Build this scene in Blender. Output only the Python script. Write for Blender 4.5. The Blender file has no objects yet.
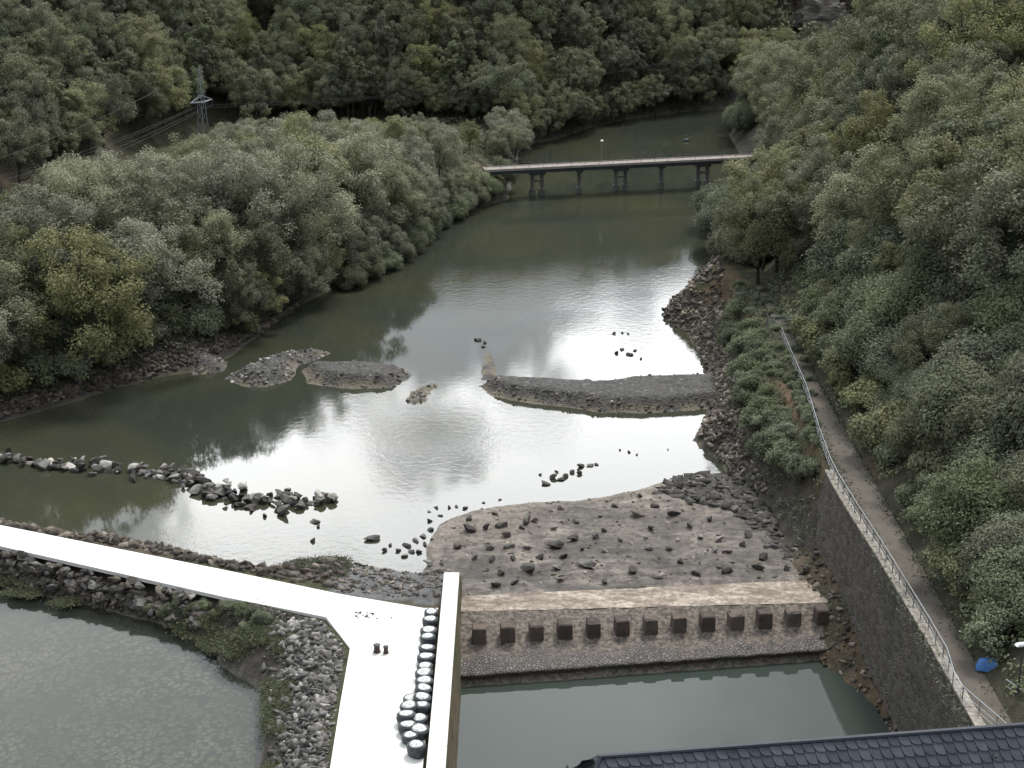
import bpy, math, random
import numpy as np
from mathutils import Vector, Matrix, noise as mnoise

R = math.radians
sc = bpy.context.scene
C = sc.collection

# ------------------------------------------------------------------ camera, sky, sun, exposure
H, PITCH, F = 52.0, R(19.0), 1600.0
cam_d = bpy.data.cameras.new('camera'); cam = bpy.data.objects.new('camera', cam_d); C.objects.link(cam)
cam.location = (0, 0, H); cam.rotation_euler = (math.pi/2 - PITCH, 0, 0)
cam_d.sensor_width = 36.0; cam_d.lens = 36.0*F/1024.0
cam_d.clip_start = 0.5; cam_d.clip_end = 5000
sc.camera = cam

SUN_EL, SUN_AZ = R(56), R(24)            # azimuth clockwise from +Y (view direction)
world = bpy.data.worlds.new('World'); sc.world = world; world.use_nodes = True
wt = world.node_tree; wt.nodes.clear()
def wn(t, **kw):
    n = wt.nodes.new(t)
    for k, v in kw.items(): setattr(n, k, v)
    return n
def wl(a, b): wt.links.new(a, b)
w_out = wn('ShaderNodeOutputWorld'); w_bg = wn('ShaderNodeBackground'); w_bg.inputs[1].default_value = 0.1
w_sky = wn('ShaderNodeTexSky', sky_type='NISHITA'); w_sky.sun_disc = False
w_sky.sun_elevation = SUN_EL; w_sky.sun_rotation = SUN_AZ; w_sky.air_density = 1.2; w_sky.dust_density = 2.5
w_tc = wn('ShaderNodeTexCoord')
w_map = wn('ShaderNodeMapping'); w_map.inputs['Scale'].default_value = (1.6, 1.6, 4.0)
wl(w_tc.outputs['Generated'], w_map.inputs['Vector'])
w_no = wn('ShaderNodeTexNoise'); w_no.inputs['Scale'].default_value = 2.1; w_no.inputs['Detail'].default_value = 5; w_no.inputs['Roughness'].default_value = 0.55
wl(w_map.outputs[0], w_no.inputs['Vector'])
w_cl = wn('ShaderNodeValToRGB')           # grey and white of the cloud deck
e = w_cl.color_ramp.elements
e[0].position = 0.3; e[0].color = (7.4, 8.4, 9.6, 1); e[1].position = 0.72; e[1].color = (14.5, 14.8, 15.0, 1)
wl(w_no.outputs['Fac'], w_cl.inputs[0])
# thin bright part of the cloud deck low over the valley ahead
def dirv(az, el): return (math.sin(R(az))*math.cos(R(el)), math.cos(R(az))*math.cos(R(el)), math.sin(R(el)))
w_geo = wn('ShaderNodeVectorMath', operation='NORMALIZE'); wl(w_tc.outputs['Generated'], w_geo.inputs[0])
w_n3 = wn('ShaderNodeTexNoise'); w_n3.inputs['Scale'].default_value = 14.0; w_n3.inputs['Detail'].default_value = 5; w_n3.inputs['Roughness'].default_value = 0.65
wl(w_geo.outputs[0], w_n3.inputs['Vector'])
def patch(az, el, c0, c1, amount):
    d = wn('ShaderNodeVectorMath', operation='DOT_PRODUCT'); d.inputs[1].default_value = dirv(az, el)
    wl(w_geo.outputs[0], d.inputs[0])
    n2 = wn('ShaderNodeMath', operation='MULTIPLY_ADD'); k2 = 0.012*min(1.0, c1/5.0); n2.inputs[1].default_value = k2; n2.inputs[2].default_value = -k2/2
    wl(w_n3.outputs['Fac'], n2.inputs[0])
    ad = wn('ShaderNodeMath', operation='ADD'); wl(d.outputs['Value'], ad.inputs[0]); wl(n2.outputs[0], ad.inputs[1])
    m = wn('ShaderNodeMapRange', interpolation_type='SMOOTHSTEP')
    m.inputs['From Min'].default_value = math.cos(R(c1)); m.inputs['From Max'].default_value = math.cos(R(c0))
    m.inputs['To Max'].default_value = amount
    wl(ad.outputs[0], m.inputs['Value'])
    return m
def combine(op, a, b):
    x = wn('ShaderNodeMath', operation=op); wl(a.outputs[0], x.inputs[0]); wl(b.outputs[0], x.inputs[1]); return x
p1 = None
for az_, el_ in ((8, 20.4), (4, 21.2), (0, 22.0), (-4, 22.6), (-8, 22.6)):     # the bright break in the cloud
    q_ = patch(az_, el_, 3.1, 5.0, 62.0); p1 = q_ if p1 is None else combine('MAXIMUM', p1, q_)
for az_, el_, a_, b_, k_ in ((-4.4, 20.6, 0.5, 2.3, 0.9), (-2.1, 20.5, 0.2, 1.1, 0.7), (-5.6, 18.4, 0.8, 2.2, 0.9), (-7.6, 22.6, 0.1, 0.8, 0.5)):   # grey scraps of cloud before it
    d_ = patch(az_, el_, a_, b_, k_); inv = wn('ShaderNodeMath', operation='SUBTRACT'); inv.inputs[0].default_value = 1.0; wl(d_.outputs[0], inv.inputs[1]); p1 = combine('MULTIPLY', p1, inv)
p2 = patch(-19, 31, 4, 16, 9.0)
w_add = wn('ShaderNodeMix', data_type='RGBA', blend_type='ADD'); w_add.inputs[0].default_value = 1.0
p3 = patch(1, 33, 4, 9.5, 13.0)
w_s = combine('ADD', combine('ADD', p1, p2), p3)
w_sep = wn('ShaderNodeSeparateXYZ'); wl(w_geo.outputs[0], w_sep.inputs[0])      # sky dimmed behind the camera in place of the unmodelled dam, brighter ahead
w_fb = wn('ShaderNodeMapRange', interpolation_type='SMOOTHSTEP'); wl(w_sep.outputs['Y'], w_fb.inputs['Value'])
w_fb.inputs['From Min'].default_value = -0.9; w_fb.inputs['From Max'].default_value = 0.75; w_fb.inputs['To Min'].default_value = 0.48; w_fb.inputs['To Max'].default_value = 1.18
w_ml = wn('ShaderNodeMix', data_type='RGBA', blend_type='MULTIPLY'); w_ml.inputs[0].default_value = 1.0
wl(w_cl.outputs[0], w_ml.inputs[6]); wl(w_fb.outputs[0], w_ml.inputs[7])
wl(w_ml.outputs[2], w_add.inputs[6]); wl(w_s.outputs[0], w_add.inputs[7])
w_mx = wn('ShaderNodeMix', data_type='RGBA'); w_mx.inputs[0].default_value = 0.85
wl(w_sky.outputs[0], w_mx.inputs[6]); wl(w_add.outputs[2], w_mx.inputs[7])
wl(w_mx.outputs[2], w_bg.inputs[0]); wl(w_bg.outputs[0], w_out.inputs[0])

sun_d = bpy.data.lights.new('sun', 'SUN'); sun = bpy.data.objects.new('sun', sun_d); C.objects.link(sun)
sun_d.energy = 2.3; sun_d.angle = R(13); sun_d.color = (1.0, 0.96, 0.9)
sdir = Vector((math.sin(SUN_AZ)*math.cos(SUN_EL), math.cos(SUN_AZ)*math.cos(SUN_EL), math.sin(SUN_EL)))
sun.rotation_euler = sdir.to_track_quat('Z', 'Y').to_euler(); sun.location = (60, 60, 200)

sc.view_settings.view_transform = 'Standard'; sc.view_settings.look = 'None'
sc.view_settings.exposure = 0.45; sc.view_settings.gamma = 1.0; sc.view_settings.use_curve_mapping = False
sc.render.engine = 'CYCLES'
sc.cycles.use_denoising = True
sc.cycles.max_bounces = 6; sc.cycles.diffuse_bounces = 3; sc.cycles.glossy_bounces = 3
sc.cycles.transmission_bounces = 4; sc.cycles.transparent_max_bounces = 8
sc.cycles.caustics_reflective = False; sc.cycles.caustics_refractive = False

# ------------------------------------------------------------------ helpers
CP, SP = math.cos(PITCH), math.sin(PITCH)
def G(px, py, z=0.0):
    """ground survey: world point at height z seen at a picture position"""
    u, v = (px-512.0)/F, (py-384.0)/F
    t = (H - z)/(SP + v*CP)
    return Vector((u*t, t*(CP - v*SP), z))
def proj(p):
    x, y, z = p[0], p[1], p[2]-H
    dep = y*CP - z*SP
    up = y*SP + z*CP
    if dep < 1: return (-9999, -9999, dep)
    return (512 + F*x/dep, 384 - F*up/dep, dep)

def tag(o, label=None, cat=None, group=None, kind=None):
    if label: o['label'] = label
    if cat: o['category'] = cat
    if group: o['group'] = group
    if kind: o['kind'] = kind
    return o
def empty(name, loc=(0, 0, 0), rz=0.0):
    o = bpy.data.objects.new(name, None); C.objects.link(o)
    o.location = loc; o.rotation_euler = (0, 0, rz); o.empty_display_size = 0.3
    return o

class MB:
    def __init__(s): s.v = []; s.f = []
    def add(s, vs, fs):
        b = len(s.v); s.v.extend(tuple(p) for p in vs); s.f.extend(tuple(b+i for i in f) for f in fs)
    def box(s, c, size, rz=0.0, bev=0.0, rx=0.0, taper=1.0):
        hx, hy, hz = size[0]/2, size[1]/2, size[2]/2
        M = Matrix.Translation(c) @ Matrix.Rotation(rz, 4, 'Z') @ Matrix.Rotation(rx, 4, 'X')
        if bev <= 0:
            vs = [M @ Vector((x*hx*(taper if z > 0 else 1), y*hy*(taper if z > 0 else 1), z*hz)) for z in (-1, 1) for y in (-1, 1) for x in (-1, 1)]
            s.add(vs, [(0, 2, 3, 1), (4, 5, 7, 6), (0, 1, 5, 4), (2, 6, 7, 3), (0, 4, 6, 2), (1, 3, 7, 5)])
        else:
            ring = lambda a, b, z: [M @ Vector((x, y, z)) for x, y in ((-a+bev, -b), (a-bev, -b), (a, -b+bev), (a, b-bev), (a-bev, b), (-a+bev, b), (-a, b-bev), (-a, -b+bev))]
            r0 = ring(hx, hy, -hz); r1 = ring(hx*taper, hy*taper, hz-bev); r2 = ring(hx*taper-bev, hy*taper-bev, hz)
            vs = r0 + r1 + r2; fs = []
            for k in range(2):
                for i in range(8): fs.append((k*8+i, k*8+(i+1) % 8, k*8+8+(i+1) % 8, k*8+8+i))
            fs.append(tuple(reversed(range(8)))); fs.append(tuple(range(16, 24)))
            s.add(vs, fs)
    def tube(s, pts, rad, seg=6):
        pts = [Vector(p) for p in pts]
        n = len(pts)
        rads = rad if hasattr(rad, '__len__') else [rad]*n
        vs = []
        for i, p in enumerate(pts):
            d = (pts[min(i+1, n-1)] - pts[max(i-1, 0)]).normalized()
            a = d.cross(Vector((0, 0, 1)))
            if a.length < 1e-3: a = Vector((1, 0, 0))
            a.normalize(); b = d.cross(a)
            for k in range(seg):
                t = 2*math.pi*k/seg
                vs.append(p + (a*math.cos(t) + b*math.sin(t))*rads[i])
        fs = []
        for i in range(n-1):
            for k in range(seg):
                fs.append((i*seg+k, i*seg+(k+1) % seg, (i+1)*seg+(k+1) % seg, (i+1)*seg+k))
        fs.append(tuple(reversed(range(seg)))); fs.append(tuple(range((n-1)*seg, n*seg)))
        s.add(vs, fs)
    def lathe(s, prof, c=(0, 0, 0), seg=16, wob=0.0, rng=None):
        vs = []; c = Vector(c)
        for r, z in prof:
            for k in range(seg):
                t = 2*math.pi*k/seg
                rr = r*(1 + (wob*math.sin(t*3 + z*4 + (rng or 0)) if wob else 0))
                vs.append(c + Vector((rr*math.cos(t), rr*math.sin(t), z)))
        fs = []
        for i in range(len(prof)-1):
            for k in range(seg):
                fs.append((i*seg+k, i*seg+(k+1) % seg, (i+1)*seg+(k+1) % seg, (i+1)*seg+k))
        fs.append(tuple(reversed(range(seg)))); fs.append(tuple(range((len(prof)-1)*seg, len(prof)*seg)))
        s.add(vs, fs)
    def prism(s, poly, z0, z1):
        """closed slab over a polygon (xy list)"""
        a = sum(poly[i][0]*poly[(i+1) % len(poly)][1] - poly[(i+1) % len(poly)][0]*poly[i][1] for i in range(len(poly)))
        if a < 0: poly = poly[::-1]
        n = len(poly)
        vs = [(p[0], p[1], z0) for p in poly] + [(p[0], p[1], z1) for p in poly]
        fs = [tuple(reversed(range(n))), tuple(range(n, 2*n))] + [(i, (i+1) % n, n+(i+1) % n, n+i) for i in range(n)]
        s.add(vs, fs)
    def build(s, name, mat, parent=None, smooth=False):
        me = bpy.data.meshes.new(name); me.from_pydata(s.v, [], s.f); me.update()
        if smooth: me.polygons.foreach_set('use_smooth', [True]*len(me.polygons))
        me.materials.append(mat)
        o = bpy.data.objects.new(name, me); C.objects.link(o)
        if parent: o.parent = parent
        return o

def np_mesh(name, V, Q, mat, attrs=None, smooth=False):
    """mesh from numpy verts (n,3), faces (m,k)"""
    me = bpy.data.meshes.new(name)
    V = np.asarray(V, np.float32); Q = np.asarray(Q, np.int32); k = Q.shape[1]
    me.vertices.add(len(V)); me.vertices.foreach_set('co', V.ravel())
    me.loops.add(Q.size); me.loops.foreach_set('vertex_index', Q.ravel())
    me.polygons.add(len(Q)); me.polygons.foreach_set('loop_start', np.arange(0, Q.size, k, dtype=np.int32))
    me.polygons.foreach_set('loop_total', np.full(len(Q), k, np.int32))
    if smooth: me.polygons.foreach_set('use_smooth', np.ones(len(Q), bool))
    for an, val in (attrs or {}).items():
        if val.ndim == 2:
            a = me.attributes.new(an, 'FLOAT_COLOR', 'POINT'); a.data.foreach_set('color', np.concatenate([val, np.ones((len(val), 1))], 1).astype(np.float32).ravel())
        else:
            a = me.attributes.new(an, 'FLOAT', 'POINT'); a.data.foreach_set('value', val.astype(np.float32))
    me.update(calc_edges=True); me.validate()
    me.materials.append(mat)
    return me
def link(name, me, parent=None):
    o = bpy.data.objects.new(name, me); C.objects.link(o)
    if parent: o.parent = parent
    return o

# ---- node material helper
class NM:
    def __init__(s, name):
        s.m = bpy.data.materials.new(name); s.m.use_nodes = True; s.t = s.m.node_tree
        s.b = s.t.nodes['Principled BSDF']; s.out = s.t.nodes['Material Output']
        s.b.inputs['Specular IOR Level'].default_value = 0.3
    def n(s, typ, **kw):
        x = s.t.nodes.new(typ)
        for k, v in kw.items():
            if hasattr(x, k): setattr(x, k, v)
            else: x.inputs[k].default_value = v
        return x
    def l(s, a, b): s.t.links.new(a, b)
    def coord(s, kind='Object'):
        if kind == 'World': return s.n('ShaderNodeNewGeometry').outputs['Position']
        return s.n('ShaderNodeTexCoord').outputs[kind]
    def noise(s, vec, scale, detail=4, rough=0.55, dist=0.0):
        x = s.n('ShaderNodeTexNoise'); x.inputs['Scale'].default_value = scale; x.inputs['Detail'].default_value = detail
        x.inputs['Roughness'].default_value = rough; x.inputs['Distortion'].default_value = dist
        s.l(vec, x.inputs['Vector']); return x.outputs['Fac']
    def vor(s, vec, scale, feature='F1', rnd=1.0):
        x = s.n('ShaderNodeTexVoronoi', feature=feature); x.inputs['Scale'].default_value = scale; x.inputs['Randomness'].default_value = rnd
        s.l(vec, x.inputs['Vector']); return x
    def ramp(s, fac, stops):
        x = s.n('ShaderNodeValToRGB'); cr = x.color_ramp
        while len(cr.elements) < len(stops): cr.elements.new(0.5)
        for el, (p, c) in zip(cr.elements, stops):
            el.position = p; el.color = (c, c, c, 1) if not hasattr(c, '__len__') else (*c, 1)
        s.l(fac, x.inputs[0]); return x.outputs[0]
    def mix(s, fac, a, b, mode='MIX'):
        x = s.n('ShaderNodeMix', data_type='RGBA', blend_type=mode)
        for i, v in ((0, fac), (6, a), (7, b)):
            sock = x.inputs[i]
            if hasattr(v, 'is_linked'): s.l(v, sock)
            elif hasattr(v, '__len__'): sock.default_value = (*v, 1)
            else: sock.default_value = v if i == 0 else (v, v, v, 1)
        return x.outputs[2]
    def math(s, op, a, b=0.0):
        x = s.n('ShaderNodeMath', operation=op)
        for sock, v in ((x.inputs[0], a), (x.inputs[1], b)):
            if hasattr(v, 'is_linked'): s.l(v, sock)
            else: sock.default_value = v
        return x.outputs[0]
    def bump(s, h, strength=0.5, dist=0.1):
        x = s.n('ShaderNodeBump'); x.inputs['Strength'].default_value = strength; x.inputs['Distance'].default_value = dist
        s.l(h, x.inputs['Height']); s.l(x.outputs[0], s.b.inputs['Normal']); return x
    def base(s, c):
        if hasattr(c, 'is_linked'): s.l(c, s.b.inputs['Base Color'])
        else: s.b.inputs['Base Color'].default_value = (*c, 1)
    def rough(s, r): s.b.inputs['Roughness'].default_value = r
M = {}
def simple(name, c, var=0.35, scale=3.0, rough=0.85, bump=0.0, metal=0.0, scale2=None):
    m = NM(name); p = m.coord('World' if scale < 0 else 'Object'); scale = abs(scale)
    f = m.noise(p, scale, 6, 0.65)
    a = tuple(x*(1-var) for x in c); b = tuple(min(1, x*(1+var)) for x in c)
    m.base(m.ramp(f, [(0.3, a), (0.7, b)])); m.rough(rough); m.b.inputs['Metallic'].default_value = metal
    if bump: m.bump(m.noise(p, scale*3, 6, 0.7), bump, 0.05)
    M[name] = m.m; return m.m

def rock_mat(name, c, c2, wet=0.8):
    m = NM(name); p = m.coord('World')
    f = m.noise(p, 0.9, 6, 0.7); g = m.noise(p, 6.0, 5, 0.7)
    col = m.ramp(f, [(0.32, c), (0.66, c2)])
    info = m.n('ShaderNodeObjectInfo').outputs['Random']
    tone = m.ramp(info, [(0.0, 0.62), (1.0, 1.3)])
    col = m.mix(1.0, col, tone, 'MULTIPLY')
    rt = m.math('ADD', m.n('ShaderNodeAttribute', attribute_name='rt').outputs['Fac'], 1.0)
    col = m.mix(1.0, col, rt, 'MULTIPLY')
    col = m.mix(m.ramp(g, [(0.60, 0.0), (0.76, 0.35)]), col, (0.32, 0.30, 0.27))
    m.base(col); m.rough(wet); m.bump(g, 0.6, 0.08); M[name] = m.m
rock_mat('rock_dark', (0.032, 0.029, 0.026), (0.088, 0.080, 0.072))
rock_mat('rock_grey', (0.085, 0.08, 0.074), (0.21, 0.2, 0.185))
rock_mat('rock_brown', (0.06, 0.05, 0.04), (0.145, 0.122, 0.10))
rock_mat('rock_pale', (0.24, 0.225, 0.2), (0.42, 0.4, 0.36))
simple('steel', (0.26, 0.28, 0.30), 0.2, 2, 0.4, metal=0.6)
simple('steel_pale', (0.26, 0.285, 0.30), 0.15, 2, 0.45, metal=0.3)
simple('dark_paint', (0.05, 0.06, 0.06), 0.2, 4, 0.5)
simple('bridge_girder', (0.045, 0.055, 0.06), 0.3, 1.0, 0.6)
simple('bridge_deck', (0.25, 0.215, 0.19), 0.25, 1.5, 0.85)
simple('bridge_pier', (0.12, 0.12, 0.11), 0.4, 0.8, 0.85, 0.3)
simple('cable', (0.06, 0.065, 0.07), 0.1, 1, 0.6)
simple('blue_tarp', (0.06, 0.17, 0.42), 0.25, 2, 0.45, 0.3)
simple('sack_fabric', (0.055, 0.062, 0.07), 0.45, 4, 0.55, 0.4)
simple('sack_top', (0.5, 0.5, 0.49), 0.7, 7, 0.8, 0.4)
simple('bark', (0.075, 0.062, 0.048), 0.4, 5, 0.9, 0.5)
simple('white_lamp', (0.8, 0.8, 0.78), 0.05, 2, 0.4)
simple('brown_post', (0.07, 0.05, 0.04), 0.4, 4, 0.8)
simple('slab_white', (0.72, 0.70, 0.66), 0.10, 0.7, 0.9, 0.15)
simple('tower_stone', (0.25, 0.23, 0.2), 0.3, 0.7, 0.9, 0.5)

# white concrete of the deck: pale, with a few worn patches
m = NM('deck_concrete'); p = m.coord('World')
f = m.noise(p, 0.35, 7, 0.7); g = m.noise(p, 5.0, 5, 0.7)
col = m.ramp(f, [(0.2, (0.6, 0.585, 0.55)), (0.5, (0.72, 0.71, 0.68))])
m.base(m.mix(m.ramp(g, [(0.66, 0.0), (0.8, 0.35)]), col, (0.45, 0.40, 0.34))); m.rough(0.85); M['deck_concrete'] = m.m
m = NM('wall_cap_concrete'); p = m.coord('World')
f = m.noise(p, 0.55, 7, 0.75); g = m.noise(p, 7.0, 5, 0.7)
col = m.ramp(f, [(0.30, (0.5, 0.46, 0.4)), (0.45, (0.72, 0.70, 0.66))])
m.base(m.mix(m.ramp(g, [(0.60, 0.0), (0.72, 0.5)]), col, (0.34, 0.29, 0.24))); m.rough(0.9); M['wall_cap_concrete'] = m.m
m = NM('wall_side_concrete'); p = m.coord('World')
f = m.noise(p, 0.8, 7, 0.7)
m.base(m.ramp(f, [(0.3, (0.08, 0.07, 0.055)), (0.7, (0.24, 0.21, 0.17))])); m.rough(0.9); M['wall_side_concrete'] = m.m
# sill concrete: pale, scoured, brown streaks
m = NM('sill_concrete'); p = m.coord('World')
mp = m.n('ShaderNodeMapping'); mp.inputs['Scale'].default_value = (0.42, 1.0, 1); m.l(p, mp.inputs[0])
f = m.noise(mp.outputs[0], 1.0, 9, 0.78, 0.25); g = m.noise(p, 2.4, 7, 0.75)
col = m.ramp(f, [(0.34, (0.11, 0.09, 0.072)), (0.46, (0.24, 0.2, 0.16)), (0.60, (0.48, 0.42, 0.35))])
col = m.mix(m.ramp(g, [(0.42, 0.65), (0.56, 0.0)]), col, (0.12, 0.095, 0.075))
m.base(col); m.rough(0.9); m.bump(g, 0.5, 0.06); M['sill_concrete'] = m.m
# cobbled slope
m = NM('cobble'); p = m.coord('World')
v1 = m.vor(p, 4.6); ve = m.vor(p, 4.6, 'DISTANCE_TO_EDGE')
f = m.noise(p, 0.5, 6, 0.7)
col = m.mix(0.55, m.ramp(f, [(0.3, (0.10, 0.086, 0.076)), (0.7, (0.20, 0.185, 0.175))]), m.ramp(v1.outputs['Color'], [(0.1, (0.10, 0.09, 0.083)), (0.9, (0.25, 0.235, 0.22))]))
col = m.mix(m.ramp(ve.outputs['Distance'], [(0.01, 0.6), (0.08, 0.0)]), col, (0.05, 0.043, 0.037))
at = m.n('ShaderNodeAttribute', attribute_name='tone').outputs['Fac']
col = m.mix(at, col, m.mix(m.ramp(m.noise(p, 3.2, 7, 0.75), [(0.42, 0.0), (0.6, 1.0)]), (0.06, 0.05, 0.042), (0.2, 0.17, 0.14)))
m.base(col); m.rough(0.85); m.bump(m.math('ADD', m.math('MULTIPLY', m.ramp(ve.outputs['Distance'], [(0.0, 0.0), (0.22, 1.0)]), m.math('SUBTRACT', 1.0, at)), m.math('MULTIPLY', m.noise(p, 3.2, 7, 0.75), 0.6)), 0.9, 0.12); M['cobble'] = m.m
# apron: wet grey-brown silt over scoured concrete, pale dry patches
m = NM('apron_silt'); p = m.coord('World')
f = m.noise(p, 0.22, 7, 0.68, 0.4); g = m.noise(p, 1.7, 8, 0.75); h = m.noise(p, 0.55, 6, 0.7, 0.8)
col = m.ramp(f, [(0.34, (0.052, 0.046, 0.040)), (0.5, (0.105, 0.092, 0.079)), (0.66, (0.21, 0.182, 0.152))])
col = m.mix(m.ramp(h, [(0.63, 0.0), (0.70, 0.75)]), col, (0.27, 0.25, 0.225))
col = m.mix(m.ramp(g, [(0.40, 0.85), (0.53, 0.0)]), col, (0.042, 0.036, 0.03))
mp = m.n('ShaderNodeMapping'); mp.inputs['Scale'].default_value = (0.22, 1.0, 1.0); mp.inputs['Rotation'].default_value = (0, 0, R(-7)); m.l(p, mp.inputs[0])
st_ = m.noise(mp.outputs[0], 0.9, 7, 0.7, 0.7)
col = m.mix(1.0, col, m.ramp(st_, [(0.33, 0.5), (0.5, 1.0), (0.66, 1.55)]), 'MULTIPLY')
at = m.n('ShaderNodeAttribute', attribute_name='tone').outputs['Fac']
col = m.mix(at, col, m.mix(m.ramp(g, [(0.4, 0.0), (0.6, 1.0)]), (0.095, 0.082, 0.068), (0.23, 0.195, 0.16)))
m.base(col); m.b.inputs['Roughness'].default_value = 0.72; m.bump(g, 0.8, 0.12); M['apron_silt'] = m.m
# gravel bank
m = NM('gravel'); p = m.coord('World')
f = m.noise(p, 0.45, 6, 0.7); v1 = m.vor(p, 4.2); g = m.noise(p, 9, 3, 0.7)
col = m.mix(0.6, m.ramp(f, [(0.3, (0.036, 0.034, 0.033)), (0.7, (0.075, 0.072, 0.069))]), m.ramp(v1.outputs['Color'], [(0.1, (0.03, 0.029, 0.027)), (0.85, (0.12, 0.115, 0.108)), (0.97, (0.3, 0.285, 0.26))]))
at = m.n('ShaderNodeAttribute', attribute_name='tone').outputs['Fac']
col = m.mix(at, col, m.mix(m.ramp(g, [(0.4, 0.0), (0.6, 1.0)]), (0.10, 0.085, 0.06), (0.22, 0.19, 0.14)))
m.base(col); m.rough(0.9); m.bump(v1.outputs['Distance'], 0.8, 0.1); M['gravel'] = m.m
# masonry of the retaining wall
m = NM('masonry'); p = m.coord('World')
mp = m.n('ShaderNodeMapping'); mp.inputs['Scale'].default_value = (1, 0.8, 1.5); m.l(p, mp.inputs[0])
v1 = m.vor(mp.outputs[0], 2.3); ve = m.vor(mp.outputs[0], 2.3, 'DISTANCE_TO_EDGE'); f = m.noise(p, 0.35, 7, 0.72); g = m.noise(p, 3.0, 7, 0.75)
col = m.mix(0.5, m.ramp(f, [(0.3, (0.055, 0.049, 0.041)), (0.7, (0.135, 0.12, 0.103))]), m.ramp(v1.outputs['Color'], [(0.1, (0.05, 0.045, 0.04)), (0.9, (0.20, 0.18, 0.16))]))
col = m.mix(m.ramp(g, [(0.55, 0.0), (0.72, 0.75)]), col, (0.045, 0.055, 0.022))
col = m.mix(m.ramp(f, [(0.55, 0.0), (0.72, 0.5)]), col, (0.12, 0.075, 0.04))
m.base(col); m.rough(0.95); m.bump(m.math('ADD', m.math('MULTIPLY', m.ramp(ve.outputs['Distance'], [(0.0, 0.0), (0.15, 1.0)]), 0.35), g), 0.9, 0.22); M['masonry'] = m.m
# path surface
m = NM('path_gravel'); p = m.coord('World')
f = m.noise(p, 0.35, 7, 0.72); g = m.noise(p, 6, 6, 0.75)
col = m.ramp(f, [(0.3, (0.065, 0.056, 0.046)), (0.7, (0.135, 0.118, 0.098))])
col = m.mix(m.ramp(g, [(0.5, 0.0), (0.68, 0.7)]), col, (0.10, 0.085, 0.06))
m.base(col); m.rough(0.95); m.bump(g, 0.4, 0.03); M['path_gravel'] = m.m
# slate
m = NM('slate'); p = m.coord('World')
at = m.n('ShaderNodeAttribute', attribute_name='tone').outputs['Fac']; g = m.noise(p, 5, 6, 0.7)
col = m.mix(1.0, m.ramp(at, [(0.0, (0.036, 0.042, 0.056)), (1.0, (0.070, 0.078, 0.098))]), m.ramp(g, [(0.3, 0.75), (0.7, 1.25)]), 'MULTIPLY')
m.base(col); m.b.inputs['Roughness'].default_value = 0.5; m.bump(g, 0.25, 0.01); M['slate'] = m.m
# hillside / banks ground: colour attribute times noise
m = NM('ground_soil'); p = m.coord('World')
at = m.n('ShaderNodeAttribute', attribute_name='soil').outputs['Color']
g = m.noise(p, 0.8, 8, 0.75); h = m.noise(p, 7, 5, 0.75)
col = m.mix(1.0, at, m.ramp(g, [(0.28, 0.45), (0.72, 1.6)]), 'MULTIPLY')
col = m.mix(1.0, col, m.ramp(h, [(0.3, 0.6), (0.7, 1.4)]), 'MULTIPLY')
m.base(col); m.rough(0.95); m.bump(g, 0.9, 0.3); M['ground_soil'] = m.m
# slate cliff
m = NM('cliff'); p = m.coord('World')
mp = m.n('ShaderNodeMapping'); mp.inputs['Rotation'].default_value = (0, R(38), 0); mp.inputs['Scale'].default_value = (0.15, 0.3, 1.6); m.l(p, mp.inputs[0])
f = m.noise(mp.outputs[0], 1.2, 7, 0.7); g = m.noise(p, 0.5, 6, 0.7)
col = m.ramp(f, [(0.35, (0.06, 0.055, 0.05)), (0.62, (0.2, 0.18, 0.165))])
m.base(m.mix(m.ramp(g, [(0.55, 0.0), (0.7, 0.7)]), col, (0.06, 0.065, 0.03))); m.rough(0.95); m.bump(f, 0.9, 0.5); M['cliff'] = m.m

# ---- leaves
def leaf_mat(name, a, b, trans=0.22):
    m = NM(name)
    at = m.n('ShaderNodeAttribute', attribute_name='tone').outputs['Fac']
    info = m.n('ShaderNodeObjectInfo').outputs['Random']
    col = m.ramp(at, [(0.0, a), (1.0, b)])
    hs = m.n('ShaderNodeHueSaturation')
    m.l(m.math('MULTIPLY_ADD', info, 0.022), hs.inputs['Hue']); hs.inputs['Hue'].links[0].from_node.inputs[2].default_value = 0.489
    m.l(m.math('MULTIPLY_ADD', m.math('FRACT', m.math('MULTIPLY', info, 7.3)), 0.5), hs.inputs['Value']); hs.inputs['Value'].links[0].from_node.inputs[2].default_value = 0.75
    m.l(m.math('MULTIPLY_ADD', m.math('FRACT', m.math('MULTIPLY', info, 13.7)), 0.3), hs.inputs['Saturation']); hs.inputs['Saturation'].links[0].from_node.inputs[2].default_value = 0.70
    m.l(col, hs.inputs['Color'])
    m.base(hs.outputs[0]); m.rough(0.7); m.b.inputs['Specular IOR Level'].default_value = 0.1
    tr = m.n('ShaderNodeBsdfTranslucent'); m.l(hs.outputs[0], tr.inputs[0])
    mx = m.n('ShaderNodeMixShader'); mx.inputs[0].default_value = trans
    m.l(m.b.outputs[0], mx.inputs[1]); m.l(tr.outputs[0], mx.inputs[2]); m.l(mx.outputs[0], m.out.inputs[0])
    M[name] = m.m
leaf_mat('leaf_willow', (0.217, 0.226, 0.142), (0.305, 0.314, 0.202))
leaf_mat('leaf_olive', (0.182, 0.19, 0.089), (0.266, 0.27, 0.132))
leaf_mat('leaf_dark', (0.138, 0.149, 0.086), (0.205, 0.215, 0.127))
leaf_mat('leaf_shrub', (0.138, 0.161, 0.089), (0.218, 0.245, 0.139))
leaf_mat('leaf_grass', (0.085, 0.094, 0.052), (0.165, 0.175, 0.108))

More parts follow.
